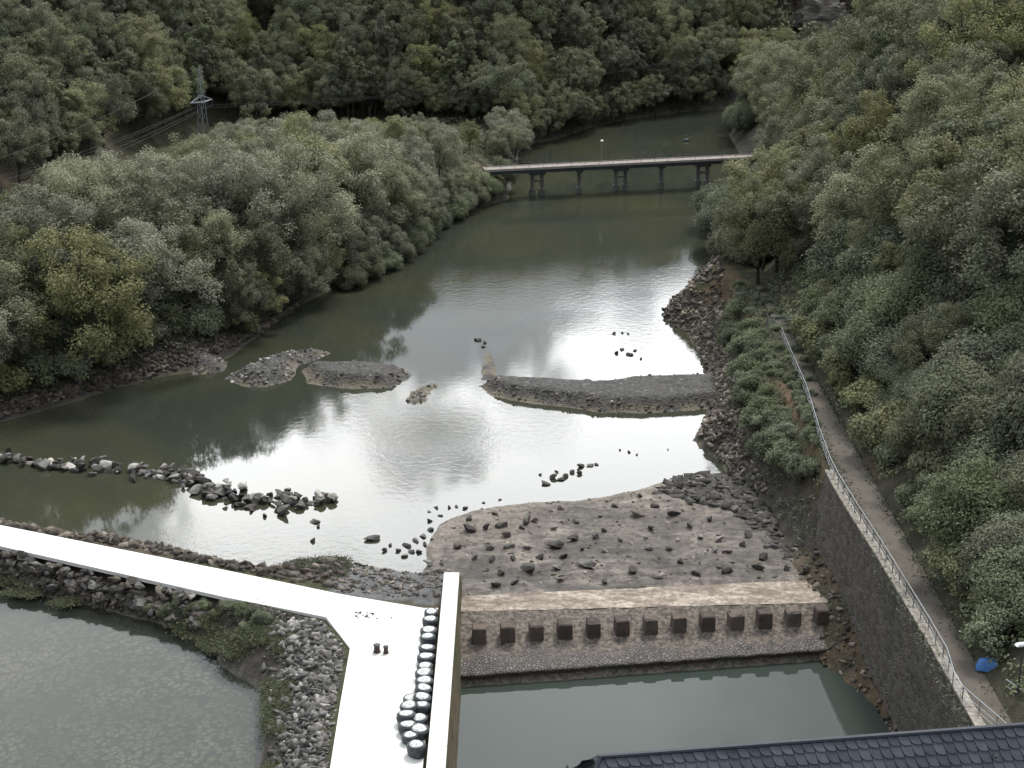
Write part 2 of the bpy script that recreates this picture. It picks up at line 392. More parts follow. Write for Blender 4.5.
# ---- water: real Fresnel mirror over a body that is part clear, part murk
def water_mat(name, murk, tint, murkiness, ripple, rough=0.03, ior=1.36, patches=None, ripple_scale=0.7, calm=None):
    m = NM(name); t = m.t; p = m.coord('World')
    mp = m.n('ShaderNodeMapping'); mp.inputs['Scale'].default_value = (1.0, 1.0, 1.0); m.l(p, mp.inputs[0])
    n1 = m.noise(mp.outputs[0], ripple_scale, 3, 0.6); n2 = m.noise(mp.outputs[0], ripple_scale*4.1, 3, 0.6)
    hgt = m.math('ADD', m.math('MULTIPLY', n1, 1.0), m.math('MULTIPLY', n2, 0.3))
    area = m.noise(p, 0.035, 3, 0.5)                       # gusts: some reaches are ruffled, some smooth
    amp = m.ramp(area, [(0.42, 0.12), (0.62, 1.0)]) if calm is None else calm
    if hasattr(amp, 'is_linked'): hgt = m.math('MULTIPLY', hgt, amp)
    bp = m.n('ShaderNodeBump'); bp.inputs['Strength'].default_value = 1.0; bp.inputs['Distance'].default_value = ripple; m.l(hgt, bp.inputs['Height'])
    fr = m.n('ShaderNodeFresnel'); fr.inputs['IOR'].default_value = ior; m.l(bp.outputs[0], fr.inputs['Normal'])
    gl = m.n('ShaderNodeBsdfGlossy'); gl.inputs['Roughness'].default_value = rough; m.l(bp.outputs[0], gl.inputs['Normal'])
    df = m.n('ShaderNodeBsdfDiffuse')
    if patches:
        f = m.noise(p, patches[0], 5, 0.6, 0.6)
        m.l(m.ramp(f, [(0.40, murk), (0.68, patches[1])]), df.inputs[0])
    else: df.inputs[0].default_value = (*murk, 1)
    tr = m.n('ShaderNodeBsdfTransparent'); tr.inputs[0].default_value = (*tint, 1)
    a = m.n('ShaderNodeMixShader'); a.inputs[0].default_value = murkiness; m.l(tr.outputs[0], a.inputs[1]); m.l(df.outputs[0], a.inputs[2])
    b = m.n('ShaderNodeMixShader'); m.l(fr.outputs[0], b.inputs[0]); m.l(a.outputs[0], b.inputs[1]); m.l(gl.outputs[0], b.inputs[2])
    m.l(b.outputs[0], m.out.inputs[0]); M[name] = m.m
water_mat('river_surface', (0.039, 0.045, 0.034), (0.30, 0.31, 0.2), 0.82, 0.012, patches=(0.05, (0.060, 0.060, 0.036)), ripple_scale=1.3)
water_mat('basin_surface', (0.043, 0.055, 0.047), (0.2, 0.22, 0.18), 0.93, 0.004, rough=0.02)
water_mat('side_pool_surface', (0.062, 0.070, 0.064), (0.76, 0.78, 0.70), 0.18, 0.004, rough=0.03)

# ------------------------------------------------------------------ rng
RNG = np.random.default_rng(7); random.seed(7)

# ------------------------------------------------------------------ polygons (surveyed)
def W(lst, z=0.0): return [tuple(G(a, b, z)[:2]) for a, b in lst]
left_shore = W([(0, 422), (60, 405), (120, 388), (160, 378), (200, 372), (235, 352), (265, 332), (300, 306), (345, 283), (390, 262), (415, 240), (455, 215), (507, 199), (515, 170), (521, 146)])
far_shore = W([(560, 138), (600, 125), (640, 117), (690, 111), (730, 108)])
right_shore = W([(728, 190), (716, 230), (708, 265), (712, 285), (668, 303), (662, 318), (690, 335), (703, 360), (712, 385), (705, 420), (696, 440), (722, 462), (745, 490)])
south = W([(770, 520), (790, 560)]) + [(22.5, 107), (-3.8, 107)] + W([(445, 577), (420, 578), (345, 566), (300, 570), (250, 572), (200, 557), (100, 541), (0, 522)])
RIVER = [(-62, 131)] + left_shore + far_shore + [(120, 346), (120, 331), (62, 318), (43.5, 306), (40, 290), (39, 272)] + right_shore + south
POOL = W([(0, 586), (60, 600), (150, 620), (185, 634), (217, 645), (222, 665), (262, 690), (264, 715), (258, 768)], -0.3) + [(-13.5, 70), (-13.5, 56), (-80, 56), (-80, 126)]
DECK_TOP = W([(0, 525), (120, 549), (230, 571), (340, 594), (424, 608)], 2.0)
DECK_LOW = W([(0, 546), (110, 571), (225, 597), (326, 617), (350, 648), (340, 705), (330, 768)], 2.0)
CAUSE = [(-95, 150), (-95, 118)] + [(-30, 96), (-12.5, 60), (-3.6, 60), (-3.6, 108)] + W([(424, 585), (340, 572), (250, 560)]) + [(-45, 121)]
FAR_HILL = [(-69, 213), (-60, 262), (-43, 292), (4, 292), (25, 319), (43, 330), (130, 352), (600, 420), (900, 1500), (-1200, 1500), (-1200, -300), (-170, -300), (-150, 60), (-105, 150)]
RIGHT_HILL = [(27.0, -300), (27.0, 165), (33, 200), (44, 240), (56, 272), (85, 297), (160, 313), (700, 360), (700, -300)]

def sdist(poly, X, Y):
    """signed distance to polygon, negative inside"""
    P = np.array(poly, float); Q = np.roll(P, -1, 0)
    d2 = np.full(X.shape, 1e18); ins = np.zeros(X.shape, bool)
    for (ax, ay), (bx, by) in zip(P, Q):
        ex, ey = bx-ax, by-ay
        t = np.clip(((X-ax)*ex + (Y-ay)*ey)/(ex*ex+ey*ey+1e-12), 0, 1)
        d2 = np.minimum(d2, (X-ax-t*ex)**2 + (Y-ay-t*ey)**2)
        c = ((ay > Y) != (by > Y)) & (X < (bx-ax)*(Y-ay)/(by-ay+1e-12) + ax)
        ins ^= c
    d = np.sqrt(d2); return np.where(ins, -d, d)
def sstep(a, b, x): t = np.clip((x-a)/(b-a), 0, 1); return t*t*(3-2*t)
VT = {}
def vnoise(X, Y, s, seed=0, octv=4):
    """cheap value noise, 0..1"""
    tab = VT.setdefault(seed, None)
    if tab is None: tab = VT[seed] = np.random.default_rng(seed).random((256, 256))
    out = np.zeros(np.shape(X)); amp, tot = 1.0, 0.0
    for o in range(octv):
        x = np.asarray(X)/s*2**o + 37.1*o + 1000; y = np.asarray(Y)/s*2**o + 91.7*o + 1000
        xi = np.floor(x).astype(int); yi = np.floor(y).astype(int); fx = x-xi; fy = y-yi
        fx = fx*fx*(3-2*fx); fy = fy*fy*(3-2*fy)
        g = lambda i, j: tab[(xi+i) & 255, (yi+j) & 255]
        out += amp*((g(0, 0)*(1-fx)+g(1, 0)*fx)*(1-fy) + (g(0, 1)*(1-fx)+g(1, 1)*fx)*fy); tot += amp; amp *= 0.5
    return out/tot

ZP = 6.0     # height of the right-hand path
def terrain(X, Y, full=False):
    X = np.asarray(X, float); Y = np.asarray(Y, float)
    sr = sdist(RIVER, X, Y) + (vnoise(X, Y, 5, 3)-0.5)*1.6
    sp = sdist(POOL, X, Y) + (vnoise(X, Y, 3, 4)-0.5)*1.0
    cause = sdist(CAUSE, X, Y)
    rt = sstep(14, 19, X)*sstep(60, 100, Y)
    far_r = sstep(165, 200, Y)
    cap = 3.0 + (ZP-3.0)*rt*(1-0.35*far_r)
    slope = 0.42 + 0.62*rt
    cap = np.where(cause < 0, 1.82, cap); slope = np.where(cause < 0, 0.6, slope)
    s = np.minimum(sr, sp)
    z = np.where(s > 0, np.minimum(s*slope, cap), np.maximum(s*0.35, -1.3))
    z = np.where((s <= 0) & (sp < sr), np.maximum(sp*1.6, -1.1) - 0.3, z)
    z += np.where(s > 0, (vnoise(X, Y, 2.2, 9)-0.5)*0.45*np.clip(s, 0, 1), 0)
    # path shelf
    xw = np.interp(Y, [60, 76, 87, 98, 105, 110, 114], [25.5, 25.2, 24.95, 24.5, 24.1, 23.9, 23.9])
    shelf = np.where(Y < 112.5, (X > xw + 0.62)*1.0, sstep(23.3, 24.7, X))*(1-sstep(29, 31, X))*(Y < 172)*(Y > 40)
    z = z*(1-shelf) + ZP*shelf
    # stilling basin hole
    basin = (X > -3.7) & (X < xw+0.6) & (Y > 50) & (Y < 107)
    z = np.where(basin, -3.2, z)
    dfh = -sdist(FAR_HILL, X, Y); drh = -sdist(RIGHT_HILL, X, Y)
    nz = (vnoise(X, Y, 45, 21)-0.5)
    hf = np.where(dfh > 0, 88*(1-np.exp(-0.78*dfh/88)) + nz*np.clip(dfh*0.3, 0, 12), 0)
    hr = np.where(drh > 0, 88*(1-np.exp(-0.80*drh/88)) + nz*np.clip(drh*0.25, 0, 9), 0)
    z = z + hf + hr
    if full: return z, s, sr, sp, dfh, drh, cause
    return z
def tz(x, y): return float(terrain(np.array([x]), np.array([y]))[0])

def axis(segs):
    out = []
    for a, b, st in segs: out.extend(np.arange(a, b, st))
    out.append(segs[-1][1]); return np.array(out)
gx = axis([(-900, -300, 40), (-300, -110, 8), (-110, -56, 2), (-56, 32, 0.55), (32, 70, 1.2), (70, 200, 6), (200, 700, 40)])
gy = axis([(-250, 40, 20), (40, 70, 3), (70, 175, 0.6), (175, 345, 1.5), (345, 480, 6), (480, 1300, 40)])
GX, GY = np.meshgrid(gx, gy)
Z, s_, sr_, sp_, dfh_, drh_, ca_ = terrain(GX, GY, True)
nx, ny = len(gx), len(gy)
V = np.stack([GX.ravel(), GY.ravel(), Z.ravel()], 1)
idx = np.arange(nx*ny).reshape(ny, nx)
Q = np.stack([idx[:-1, :-1], idx[:-1, 1:], idx[1:, 1:], idx[1:, :-1]], -1).reshape(-1, 4)
def colr(*c): return np.array(c)
soil = np.empty((ny, nx, 3)); soil[:] = colr(0.05, 0.052, 0.026)            # valley floor under trees
gr = sstep(0.45, 0.65, vnoise(GX, GY, 14, 31))[..., None]
soil = soil*(1-gr) + gr*colr(0.075, 0.062, 0.04)
bank = (1-sstep(2.0, 4.5, s_ + 2*(vnoise(GX, GY, 4, 33)-0.5)))[..., None]
soil = soil*(1-bank) + bank*colr(0.052, 0.046, 0.038)
rb = (sstep(17, 20, GX)*(GY > 95)*(GY < 175)*(GX < 25)*sstep(2.0, 4, s_))[..., None]
mixn = sstep(0.4, 0.6, vnoise(GX, GY, 3, 35))[..., None]
soil = soil*(1-rb) + rb*(colr(0.095, 0.065, 0.038)*(1-mixn) + colr(0.055, 0.058, 0.026)*mixn)
hill = ((dfh_ > 0) | (drh_ > 0))[..., None]
hcol = colr(0.042, 0.04, 0.024)*(1-gr) + colr(0.07, 0.056, 0.038)*gr
soil = np.where(hill, hcol, soil)
gpatch = (sdist(W([(335, 604), (338, 574), (372, 557), (402, 560), (428, 568), (444, 582), (446, 609), (424, 610)], 1.2), GX, GY) < 0.2)[..., None]
soil = np.where(gpatch, colr(0.13, 0.13, 0.13), soil)
bed = (s_ < 0)[..., None]
soil = np.where(bed, colr(0.10, 0.095, 0.06), soil)
poolbed = ((s_ < 0) & (sp_ < sr_))[..., None]
soil = np.where(poolbed, colr(0.16, 0.155, 0.13), soil)
me = np_mesh('ground', V, Q, M['ground_soil'], {'soil': soil.reshape(-1, 3)}, smooth=True)
ground = link('ground', me); tag(ground, kind='structure')

# water sheets
def sheet(name, poly, z, mat):
    b = MB(); b.add([(x, y, z) for x, y in poly], [tuple(range(len(poly)))])
    o = b.build(name, mat)
    if o.data.polygons[0].normal.z < 0: o.data.flip_normals()
    return tag(o, kind='structure')
b = MB()
b.add([(-130, 106.8, 0), (-4.4, 106.8, 0), (-4.4, 400, 0), (-130, 400, 0)], [(0, 1, 2, 3)])
b.add([(-4.4, 104.5, 0), (24, 104.5, 0), (24, 400, 0), (-4.4, 400, 0)], [(0, 1, 2, 3)])
b.add([(24, 112, 0), (200, 112, 0), (200, 400, 0), (24, 400, 0)], [(0, 1, 2, 3)])
water = tag(b.build('river_water', M['river_surface']), kind='structure')
sheet('basin_water', [(-3.4, 52), (25.2, 52), (25.2, 101), (-3.4, 101)], -1.75, M['basin_surface'])
pb = MB(); pb.add([(-84, 50, -0.3), (-8, 50, -0.3), (-8, 104.5, -0.3), (-40, 113, -0.3), (-84, 131, -0.3)], [(0, 1, 2, 3, 4)])
pool_water = tag(pb.build('pool_water', M['side_pool_surface']), kind='structure')

# stony bed of the side pool
m = NM('pool_stones'); p = m.coord('World')
ns = m.n('ShaderNodeVectorMath', operation='ADD'); m.l(p, ns.inputs[0])
nz_ = m.n('ShaderNodeTexNoise'); nz_.inputs['Scale'].default_value = 0.8; m.l(p, nz_.inputs['Vector']); m.l(nz_.outputs['Color'], ns.inputs[1])
v1 = m.vor(ns.outputs[0], 2.2); ve = m.vor(ns.outputs[0], 2.2, 'DISTANCE_TO_EDGE'); f = m.noise(p, 0.16, 5, 0.6)
tone_ = m.mix(0.75, m.ramp(v1.outputs['Color'], [(0.15, (0.12, 0.115, 0.098)), (0.5, (0.20, 0.19, 0.158)), (0.9, (0.31, 0.29, 0.235))]), m.ramp(f, [(0.35, (0.10, 0.098, 0.085)), (0.65, (0.26, 0.25, 0.21))]))
m.base(m.mix(m.math('MAXIMUM', m.ramp(v1.outputs['Distance'], [(0.42, 0.0), (0.62, 1.0)]), m.ramp(ve.outputs['Distance'], [(0.03, 1.0), (0.12, 0.0)])), tone_, (0.11, 0.108, 0.097))); m.rough(0.9); M['pool_stones'] = m.m
b = MB(); b.add([(-84, 50, -0.95), (-8, 50, -0.95), (-8, 105, -0.95), (-40, 114, -0.95), (-84, 132, -0.95)], [(0, 1, 2, 3, 4)])
tag(b.build('pool_bed', M['pool_stones']), kind='structure')

# ------------------------------------------------------------------ rocks
def rock_mesh(name, seed, flat=0.75, sub=2, cut=(0.34, 0.46), ncut=13):
    r = np.random.default_rng(seed)
    import bmesh
    bm = bmesh.new(); bmesh.ops.create_icosphere(bm, subdivisions=sub, radius=1.0)
    planes = []
    for _ in range(ncut):
        d = r.normal(size=3); d /= np.linalg.norm(d); planes.append((Vector(d), cut[0]+cut[1]*r.random()))
    for vtx in bm.verts:
        p = vtx.co.copy()
        for d, h in planes:
            k = p.dot(d)
            if k > h: p -= d*(k-h)
        p *= 1.12 + 0.2*mnoise.noise(p*1.7 + Vector((seed*3.1, 0, 0)))
        vtx.co = Vector((p.x, p.y*0.85, p.z*flat))
    me = bpy.data.meshes.new(name); bm.to_mesh(me); bm.free()
    return me
ROCKS = {}
for mat in ('rock_dark', 'rock_grey', 'rock_brown', 'rock_pale'):
    ROCKS[mat] = []
    for k in range(5):
        me = rock_mesh('boulder', 11*k+len(mat), 0.6+0.09*k); me.materials.append(M[mat]); ROCKS[mat].append(me)
BASE_ROCKS = []
for k in range(5):
    rm = rock_mesh('tmp', 50+k, 0.7, 1, (0.25, 0.5), 9)
    BASE_ROCKS.append((np.array([v.co[:] for v in rm.vertices]), np.array([p.vertices[:] for p in rm.polygons]))); bpy.data.meshes.remove(rm)

def rock(name, x, y, z, r, mat, label, cat='boulder', group=None, squash=1.0):
    o = bpy.data.objects.new(name, random.choice(ROCKS[mat])); C.objects.link(o)
    o.location = (x, y, z); o.rotation_euler = (random.uniform(-.25, .25), random.uniform(-.25, .25), random.uniform(0, 6.28))
    o.scale = (r*random.uniform(.85, 1.25), r*random.uniform(.8, 1.1), r*random.uniform(.75, 1.05)*squash)
    return tag(o, label, cat, group)
def rock_field(name, pts, mat, label, cat='rubble', rts=(-.6, -.5, -.35, -.2, 0, .15, .4, 1.3), flat=1.0):
    """uncountable rubble: ONE stuff mesh. pts: (x,y,z,r)"""
    Vs, Fs, n, RT = [], [], 0, []
    if name == 'riprap':
        dd = sdist(DPOLY, np.array([p[0] for p in pts]), np.array([p[1] for p in pts])); pts = [p for p, d_ in zip(pts, dd) if d_ > p[3]*0.9 + 0.1]
    for (x, y, z, r) in pts:
        bv, bf = BASE_ROCKS[RNG.integers(5)]
        a = RNG.uniform(0, 6.28); ca, sa = math.cos(a), math.sin(a); t = RNG.uniform(-.5, .5)
        v = bv*np.array([RNG.uniform(.8, 1.6), RNG.uniform(.7, 1.2), RNG.uniform(.7, 1.2)*flat])*r*1.15
        v = v @ np.array([[ca, sa, 0], [-sa, ca, 0], [0, 0, 1]]) @ np.array([[1, 0, 0], [0, math.cos(t), math.sin(t)], [0, -math.sin(t), math.cos(t)]])
        Vs.append(v + (x, y, z)); Fs.append(bf + n); n += len(bv); RT.append(np.full(len(bv), RNG.choice(rts)))
    me = np_mesh(name, np.concatenate(Vs), np.concatenate(Fs), mat, {'rt': np.concatenate(RT)})
    o = link(name, me); return tag(o, label, cat, None, 'stuff')

def in_poly(poly, n, zf, rlo, rhi, sink=0.2, cond=None):
    P = np.array(poly); lo, hi = P.min(0), P.max(0); out = []
    while len(out) < n:
        xy = lo + RNG.random((n*3, 2))*(hi-lo)
        ok = sdist(poly, xy[:, 0], xy[:, 1]) < 0
        for x, y in xy[ok]:
            if cond and not cond(x, y): continue
            r = rlo + (rhi-rlo)*RNG.random()**2.2
            out.append((x, y, zf(x, y) - r*sink, r))
            if len(out) >= n: break
    return out

# ------------------------------------------------------------------ deck (causeway road), dividing wall
bl = DECK_TOP[0]; dirx = np.array(DECK_TOP[0])-np.array(DECK_TOP[2]); dirx /= np.linalg.norm(dirx)
ext = 60*dirx
poly = [tuple(np.array(DECK_TOP[0])+ext)] + DECK_TOP + [(-5.05, DECK_TOP[-1][1]), (-5.05, 62)] + [(DECK_LOW[-1][0], 62)] + DECK_LOW[::-1] + [tuple(np.array(DECK_LOW[0])+ext)]
DPOLY = poly
b = MB(); b.prism(poly, 1.72, 2.0)
deck = tag(b.build('concrete_road', M['deck_concrete']), kind='structure')
b = MB(); b.prism([tuple(Vector(p)) for p in [(-6.2, 101.2), (-5.1, 101.2), (-5.1, 62.5), (-6.2, 62.5)]], 0.2, 1.70)
tag(b.build('road_footing', M['wall_side_concrete']), kind='structure')
# dividing wall
dw = empty('dividing_wall', (-4.25, 78.8, 0)); tag(dw, 'long white-topped concrete wall between the white deck and the stilling pool', 'wall')
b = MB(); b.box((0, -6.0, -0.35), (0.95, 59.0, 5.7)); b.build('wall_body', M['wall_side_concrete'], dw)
y0 = 23.5
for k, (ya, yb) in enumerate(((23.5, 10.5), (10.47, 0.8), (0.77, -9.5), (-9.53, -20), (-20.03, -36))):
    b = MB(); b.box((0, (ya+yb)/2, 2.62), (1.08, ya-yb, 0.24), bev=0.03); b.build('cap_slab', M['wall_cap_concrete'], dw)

# ------------------------------------------------------------------ sill, cobbled slope, baffle blocks, apron
def loft(rows, name, mat, sub=(1, 1), jit=0.0, seed=0, attr=None):
    """rows of points -> smooth sheet"""
    A = np.array([[tuple(p) for p in r] for r in rows], float)
    nr, nc = A.shape[:2]
    ti = np.linspace(0, nr-1, (nr-1)*sub[0]+1); tj = np.linspace(0, nc-1, (nc-1)*sub[1]+1)
    B = np.empty((len(ti), nc, 3))
    for k in range(nc):
        for d in range(3): B[:, k, d] = np.interp(ti, np.arange(nr), A[:, k, d])
    D = np.empty((len(ti), len(tj), 3))
    for k in range(len(ti)):
        for d in range(3): D[k, :, d] = np.interp(tj, np.arange(nc), B[k, :, d])
    if jit:
        D[..., 2] += (vnoise(D[..., 0], D[..., 1], 0.9, seed)-0.5)*jit
    n1, n2 = D.shape[:2]; ix = np.arange(n1*n2).reshape(n1, n2)
    Qd = np.stack([ix[:-1, :-1], ix[1:, :-1], ix[1:, 1:], ix[:-1, 1:]], -1).reshape(-1, 4)
    at = {'tone': np.zeros(n1*n2)} if attr is None else {'tone': attr(D).ravel()}
    me = np_mesh(name, D.reshape(-1, 3), Qd, mat, at, smooth=True)
    return tag(link(name, me), kind='structure')
xs = [461, 560, 660, 760, 812]
rows = [[G(x, 596 - 16*(x-461)/345, 0.32) for x in xs], [G(x, 612 - 9*(x-461)/345, 0.34) for x in xs]]
for r_ in rows: r_[0].x = -3.75; r_[-1].x += 1.2
loft(rows, 'concrete_sill', M['sill_concrete'], (14, 20), 0.10, 5)
xs = [461, 560, 660, 760, 830, 858]
def prow(y0, y1, z, xa=None): return [G(x, y0 + (y1-y0)*(x-461)/(858-461), z) for x in (xa or xs)]
rows = [prow(611.5, 602, 0.33), prow(640, 620, -0.30), prow(677, 648, -1.06), prow(681, 651, -1.5), prow(699, 669, -2.15), prow(735, 700, -3.2)]
for r_ in rows: r_[0].x = -3.75
loft(rows, 'cobbled_slope', M['cobble'], (12, 40), 0.18, 8, attr=lambda D: np.clip(sstep(-0.85, -0.55, D[..., 2] + 0.5*(vnoise(D[..., 0], D[..., 1], 1.5, 15)-0.5)) + 0.8*sstep(-1.15, -1.35, D[..., 2]), 0, 1))
# talus at the foot of the retaining wall
rows = []
for yy, x0, zz0 in ((72, 24.3, -3.0), (84, 23.9, -2.6), (89, 23.2, -2.4), (93, 22.3, -2.3), (96, 21.4, -2.0), (99, 20.9, -1.1), (102, 20.8, -0.4), (106, 20.9, 0.1), (111, 21.0, 0.15)):
    wx = float(np.interp(yy, [60, 76, 87, 98, 105, 110, 114], [25.5, 25.2, 24.95, 24.5, 24.1, 23.9, 23.9])) + 0.3
    rows.append([(x0, yy, zz0), (x0+(wx-x0)*.3, yy, zz0+0.45), (x0+(wx-x0)*.6, yy, zz0+1.0), (wx, yy, zz0+2.0)])
loft(rows, 'rubble_bank', M['ground_soil'], (8, 6), 0.5, 12)
ba = bpy.data.objects['rubble_bank'].data
co = np.empty(len(ba.vertices)*3, np.float32); ba.vertices.foreach_get('co', co); co = co.reshape(-1, 3)
n_ = sstep(0.4, 0.6, vnoise(co[:, 0], co[:, 1], 1.6, 61))[:, None]
sc_ = colr(0.085, 0.062, 0.04)*(1-n_) + colr(0.05, 0.047, 0.028)*n_
a_ = ba.attributes.new('soil', 'FLOAT_COLOR', 'POINT'); a_.data.foreach_set('color', np.concatenate([sc_, np.ones((len(sc_), 1))], 1).astype(np.float32).ravel())

m = NM('block_concrete'); p = m.coord('World')
f = m.noise(p, 1.4, 7, 0.72); g = m.noise(p, 6, 6, 0.75); info = m.n('ShaderNodeObjectInfo').outputs['Random']
col = m.ramp(f, [(0.3, (0.05, 0.039, 0.032)), (0.7, (0.13, 0.105, 0.088))])
col = m.mix(1.0, col, m.ramp(info, [(0.0, 0.7), (1.0, 1.35)]), 'MULTIPLY')
col = m.mix(m.ramp(g, [(0.62, 0.0), (0.72, 0.6)]), col, (0.28, 0.24, 0.2))
m.base(col); m.rough(0.9); m.bump(g, 0.7, 0.06); M['block_concrete'] = m.m
ORD = ['first', 'second', 'third', 'fourth', 'fifth', 'sixth', 'seventh', 'eighth', 'ninth', 'tenth', 'eleventh', 'twelfth', 'thirteenth', 'fourteenth', 'fifteenth', 'sixteenth', 'seventeenth', 'eighteenth', 'nineteenth', 'twentieth', 'twenty-first', 'twenty-second', 'twenty-third', 'twenty-fourth']
for k in range(13):
    t = k/12.0
    px, py = 479 + 343*t, 638 - 19*t
    p = G(px, py, 0.0)
    b = MB(); b.box((0, 0, -0.15), (1.0 + random.uniform(-.06, .06), 1.15, 1.75), bev=random.uniform(0.05, 0.13), taper=random.uniform(0.90, 0.98), rx=random.uniform(-.04, .04))
    for q_ in range(16, 24):
        if random.random() < 0.3: b.v[q_] = (b.v[q_][0]*random.uniform(.82, 1), b.v[q_][1]*random.uniform(.82, 1), b.v[q_][2]-random.uniform(.02, .12))
    o = b.build('baffle_block', M['block_concrete']); o.location = (p.x, p.y+0.35, 0.02); o.rotation_euler = (0, 0, R(6)+random.uniform(-.05, .05))
    tag(o, ('concrete block at the left end of the row, beside the white-topped wall' if k == 0 else 'concrete block at the right end of the row, by the dark retaining wall' if k == 12 else '%s concrete block from the white-topped wall in the row on the cobbled slope' % ORD[k]), 'baffle block', 'concrete baffle blocks across the cobbled slope')

# apron of silt with boulders
AP = W([(420, 577), (431, 546), (441, 523), (476, 510), (530, 503), (580, 500), (640, 488), (672, 478), (705, 474), (745, 482), (800, 560), (815, 585)], 0.1) + [(24, 105.0), (-3.75, 103.0)]
ax_ = np.arange(-11, 25.5, 0.28); ay_ = np.arange(102.6, 137, 0.28); AX, AY = np.meshgrid(ax_, ay_)
sd = sdist(AP, AX, AY) + (vnoise(AX, AY, 2.0, 71)-0.5)*0.6
AZ = 0.22*sstep(0.12, -0.4, sd) + (vnoise(AX, AY, 1.6, 72)-0.5)*0.42*sstep(0, -1.5, sd) + (vnoise(AX, AY, 6, 73)-0.5)*0.25 - 0.35*sstep(-0.2, 1.2, sd) + 0.02
AZ = np.where(AY < 104.5, np.minimum(AZ, 0.22), AZ)
rise = sstep(17.5, 23, AX)*sstep(110, 120, AY); AZ += rise*0.7*vnoise(AX, AY, 1.2, 74)
keep = (sd < 1.6)
ix = np.arange(AX.size).reshape(AX.shape)
kq = keep[:-1, :-1] & keep[1:, :-1] & keep[:-1, 1:] & keep[1:, 1:]
Qa = np.stack([ix[:-1, :-1], ix[:-1, 1:], ix[1:, 1:], ix[1:, :-1]], -1)[kq]
used = np.unique(Qa); rem = np.full(AX.size, -1); rem[used] = np.arange(len(used))
tone = 0.8*sstep(4.5, -2.5, AX)*sstep(110, 116, AY) + 0.55*sstep(0.42, 0.62, vnoise(AX, AY, 5, 77))*sstep(113, 121, AY)
Va = np.stack([AX.ravel(), AY.ravel(), AZ.ravel()], 1)[used]
tone = tone + 0.75*sstep(-1.6, -0.2, sd)*(AX < 16)*(AY > 110)
me = np_mesh('silt_apron', Va, rem[Qa], M['apron_silt'], {'tone': np.clip(tone.ravel()[used], 0, 1)}, smooth=True)
tag(link('silt_apron', me), kind='structure')
def apz(x, y):
    i = int(np.clip(round((y-102.6)/0.28), 0, len(ay_)-1)); j = int(np.clip(round((x+11)/0.28), 0, len(ax_)-1)); return float(AZ[i, j])

# boulders on the apron, rows as surveyed: (px, py, size px)
apron_list = [(469, 520, 11), (470, 531, 13), (486, 530, 10), (501, 527, 14), (506, 536, 10), (522, 529, 8), (527, 522, 14), (535, 521, 10), (495, 515, 8), (459, 547, 10), (489, 548, 10), (509, 548, 10), (527, 549, 8), (555, 547, 13), (573, 539, 14), (596, 537, 11), (554, 530, 8), (576, 521, 8), (604, 531, 7), (582, 550, 9), (605, 551, 8), (474, 559, 9), (492, 558, 10), (513, 559, 9), (540, 557, 10), (563, 557, 10), (528, 569, 15), (556, 569, 11), (585, 567, 16), (633, 573, 12), (500, 574, 9), (515, 583, 9), (496, 585, 10), (658, 578, 10), (637, 516, 12), (674, 517, 11), (648, 550, 9), (670, 550, 8), (700, 538, 9), (719, 540, 11), (742, 545, 10), (715, 553, 11), (728, 554, 9), (749, 536, 10), (768, 547, 9), (764, 559, 9), (787, 571, 8), (759, 569, 12), (727, 571, 11), (697, 574, 10), (650, 530, 9), (690, 527, 9), (655, 508, 10), (690, 505, 12), (715, 500, 12), (735, 512, 11), (757, 523, 9), (615, 507, 8), (640, 497, 9), (600, 515, 7), (667, 493, 9), (560, 510, 8), (620, 540, 8), (776, 531, 8), (793, 553, 7), (560, 580, 8), (605, 583, 8), (680, 562, 10), (710, 520, 9), (737, 497, 10)]
tw = {'rock_dark': 'dark', 'rock_grey': 'grey', 'rock_brown': 'brown', 'rock_pale': 'pale'}
for i, (px, py, sz) in enumerate(apron_list):
    p = G(px, py, 0.25); r = max(0.30, sz*0.074*0.58)
    mat = random.choice(['rock_dark', 'rock_dark', 'rock_grey', 'rock_brown'])
    size = 'big' if sz >= 12 else 'mid-sized' if sz >= 9 else 'small'
    where = 'near the sill' if py > 562 else 'at the far muddy edge' if py < 517 else 'on the middle' 
    side = 'nearer the white wall' if px < 560 else 'midway across' if px < 680 else 'nearer the right bank'
    rock('boulder', p.x, p.y, apz(p.x, p.y)+r*0.3, r, mat, '%s %s boulder %s of the silty apron %s' % (size, tw[mat], where, side) if where != 'near the sill' else '%s %s boulder near the sill on the silty apron %s' % (size, tw[mat], side), 'boulder', 'boulders scattered on the silty apron')
# broken bedrock at the right rim of the apron
pts = in_poly(W([(655, 492), (672, 478), (705, 474), (748, 478), (778, 530), (792, 565), (762, 528), (722, 508), (690, 502)], 0.2), 1000, lambda x, y: max(apz(x, y), tz(x, y)), 0.15, 0.95)
rock_field('broken_rock', pts, M['rock_dark'], 'dark broken bedrock rubble at the right rim of the silty apron', rts=(-.6, -.5, -.4, -.2, .1), flat=0.55)
pts = in_poly(AP, 900, lambda x, y: apz(x, y), 0.04, 0.30, 0.25)
rock_field('apron_pebbles', pts, M['rock_brown'], 'small stones strewn over the silty apron')

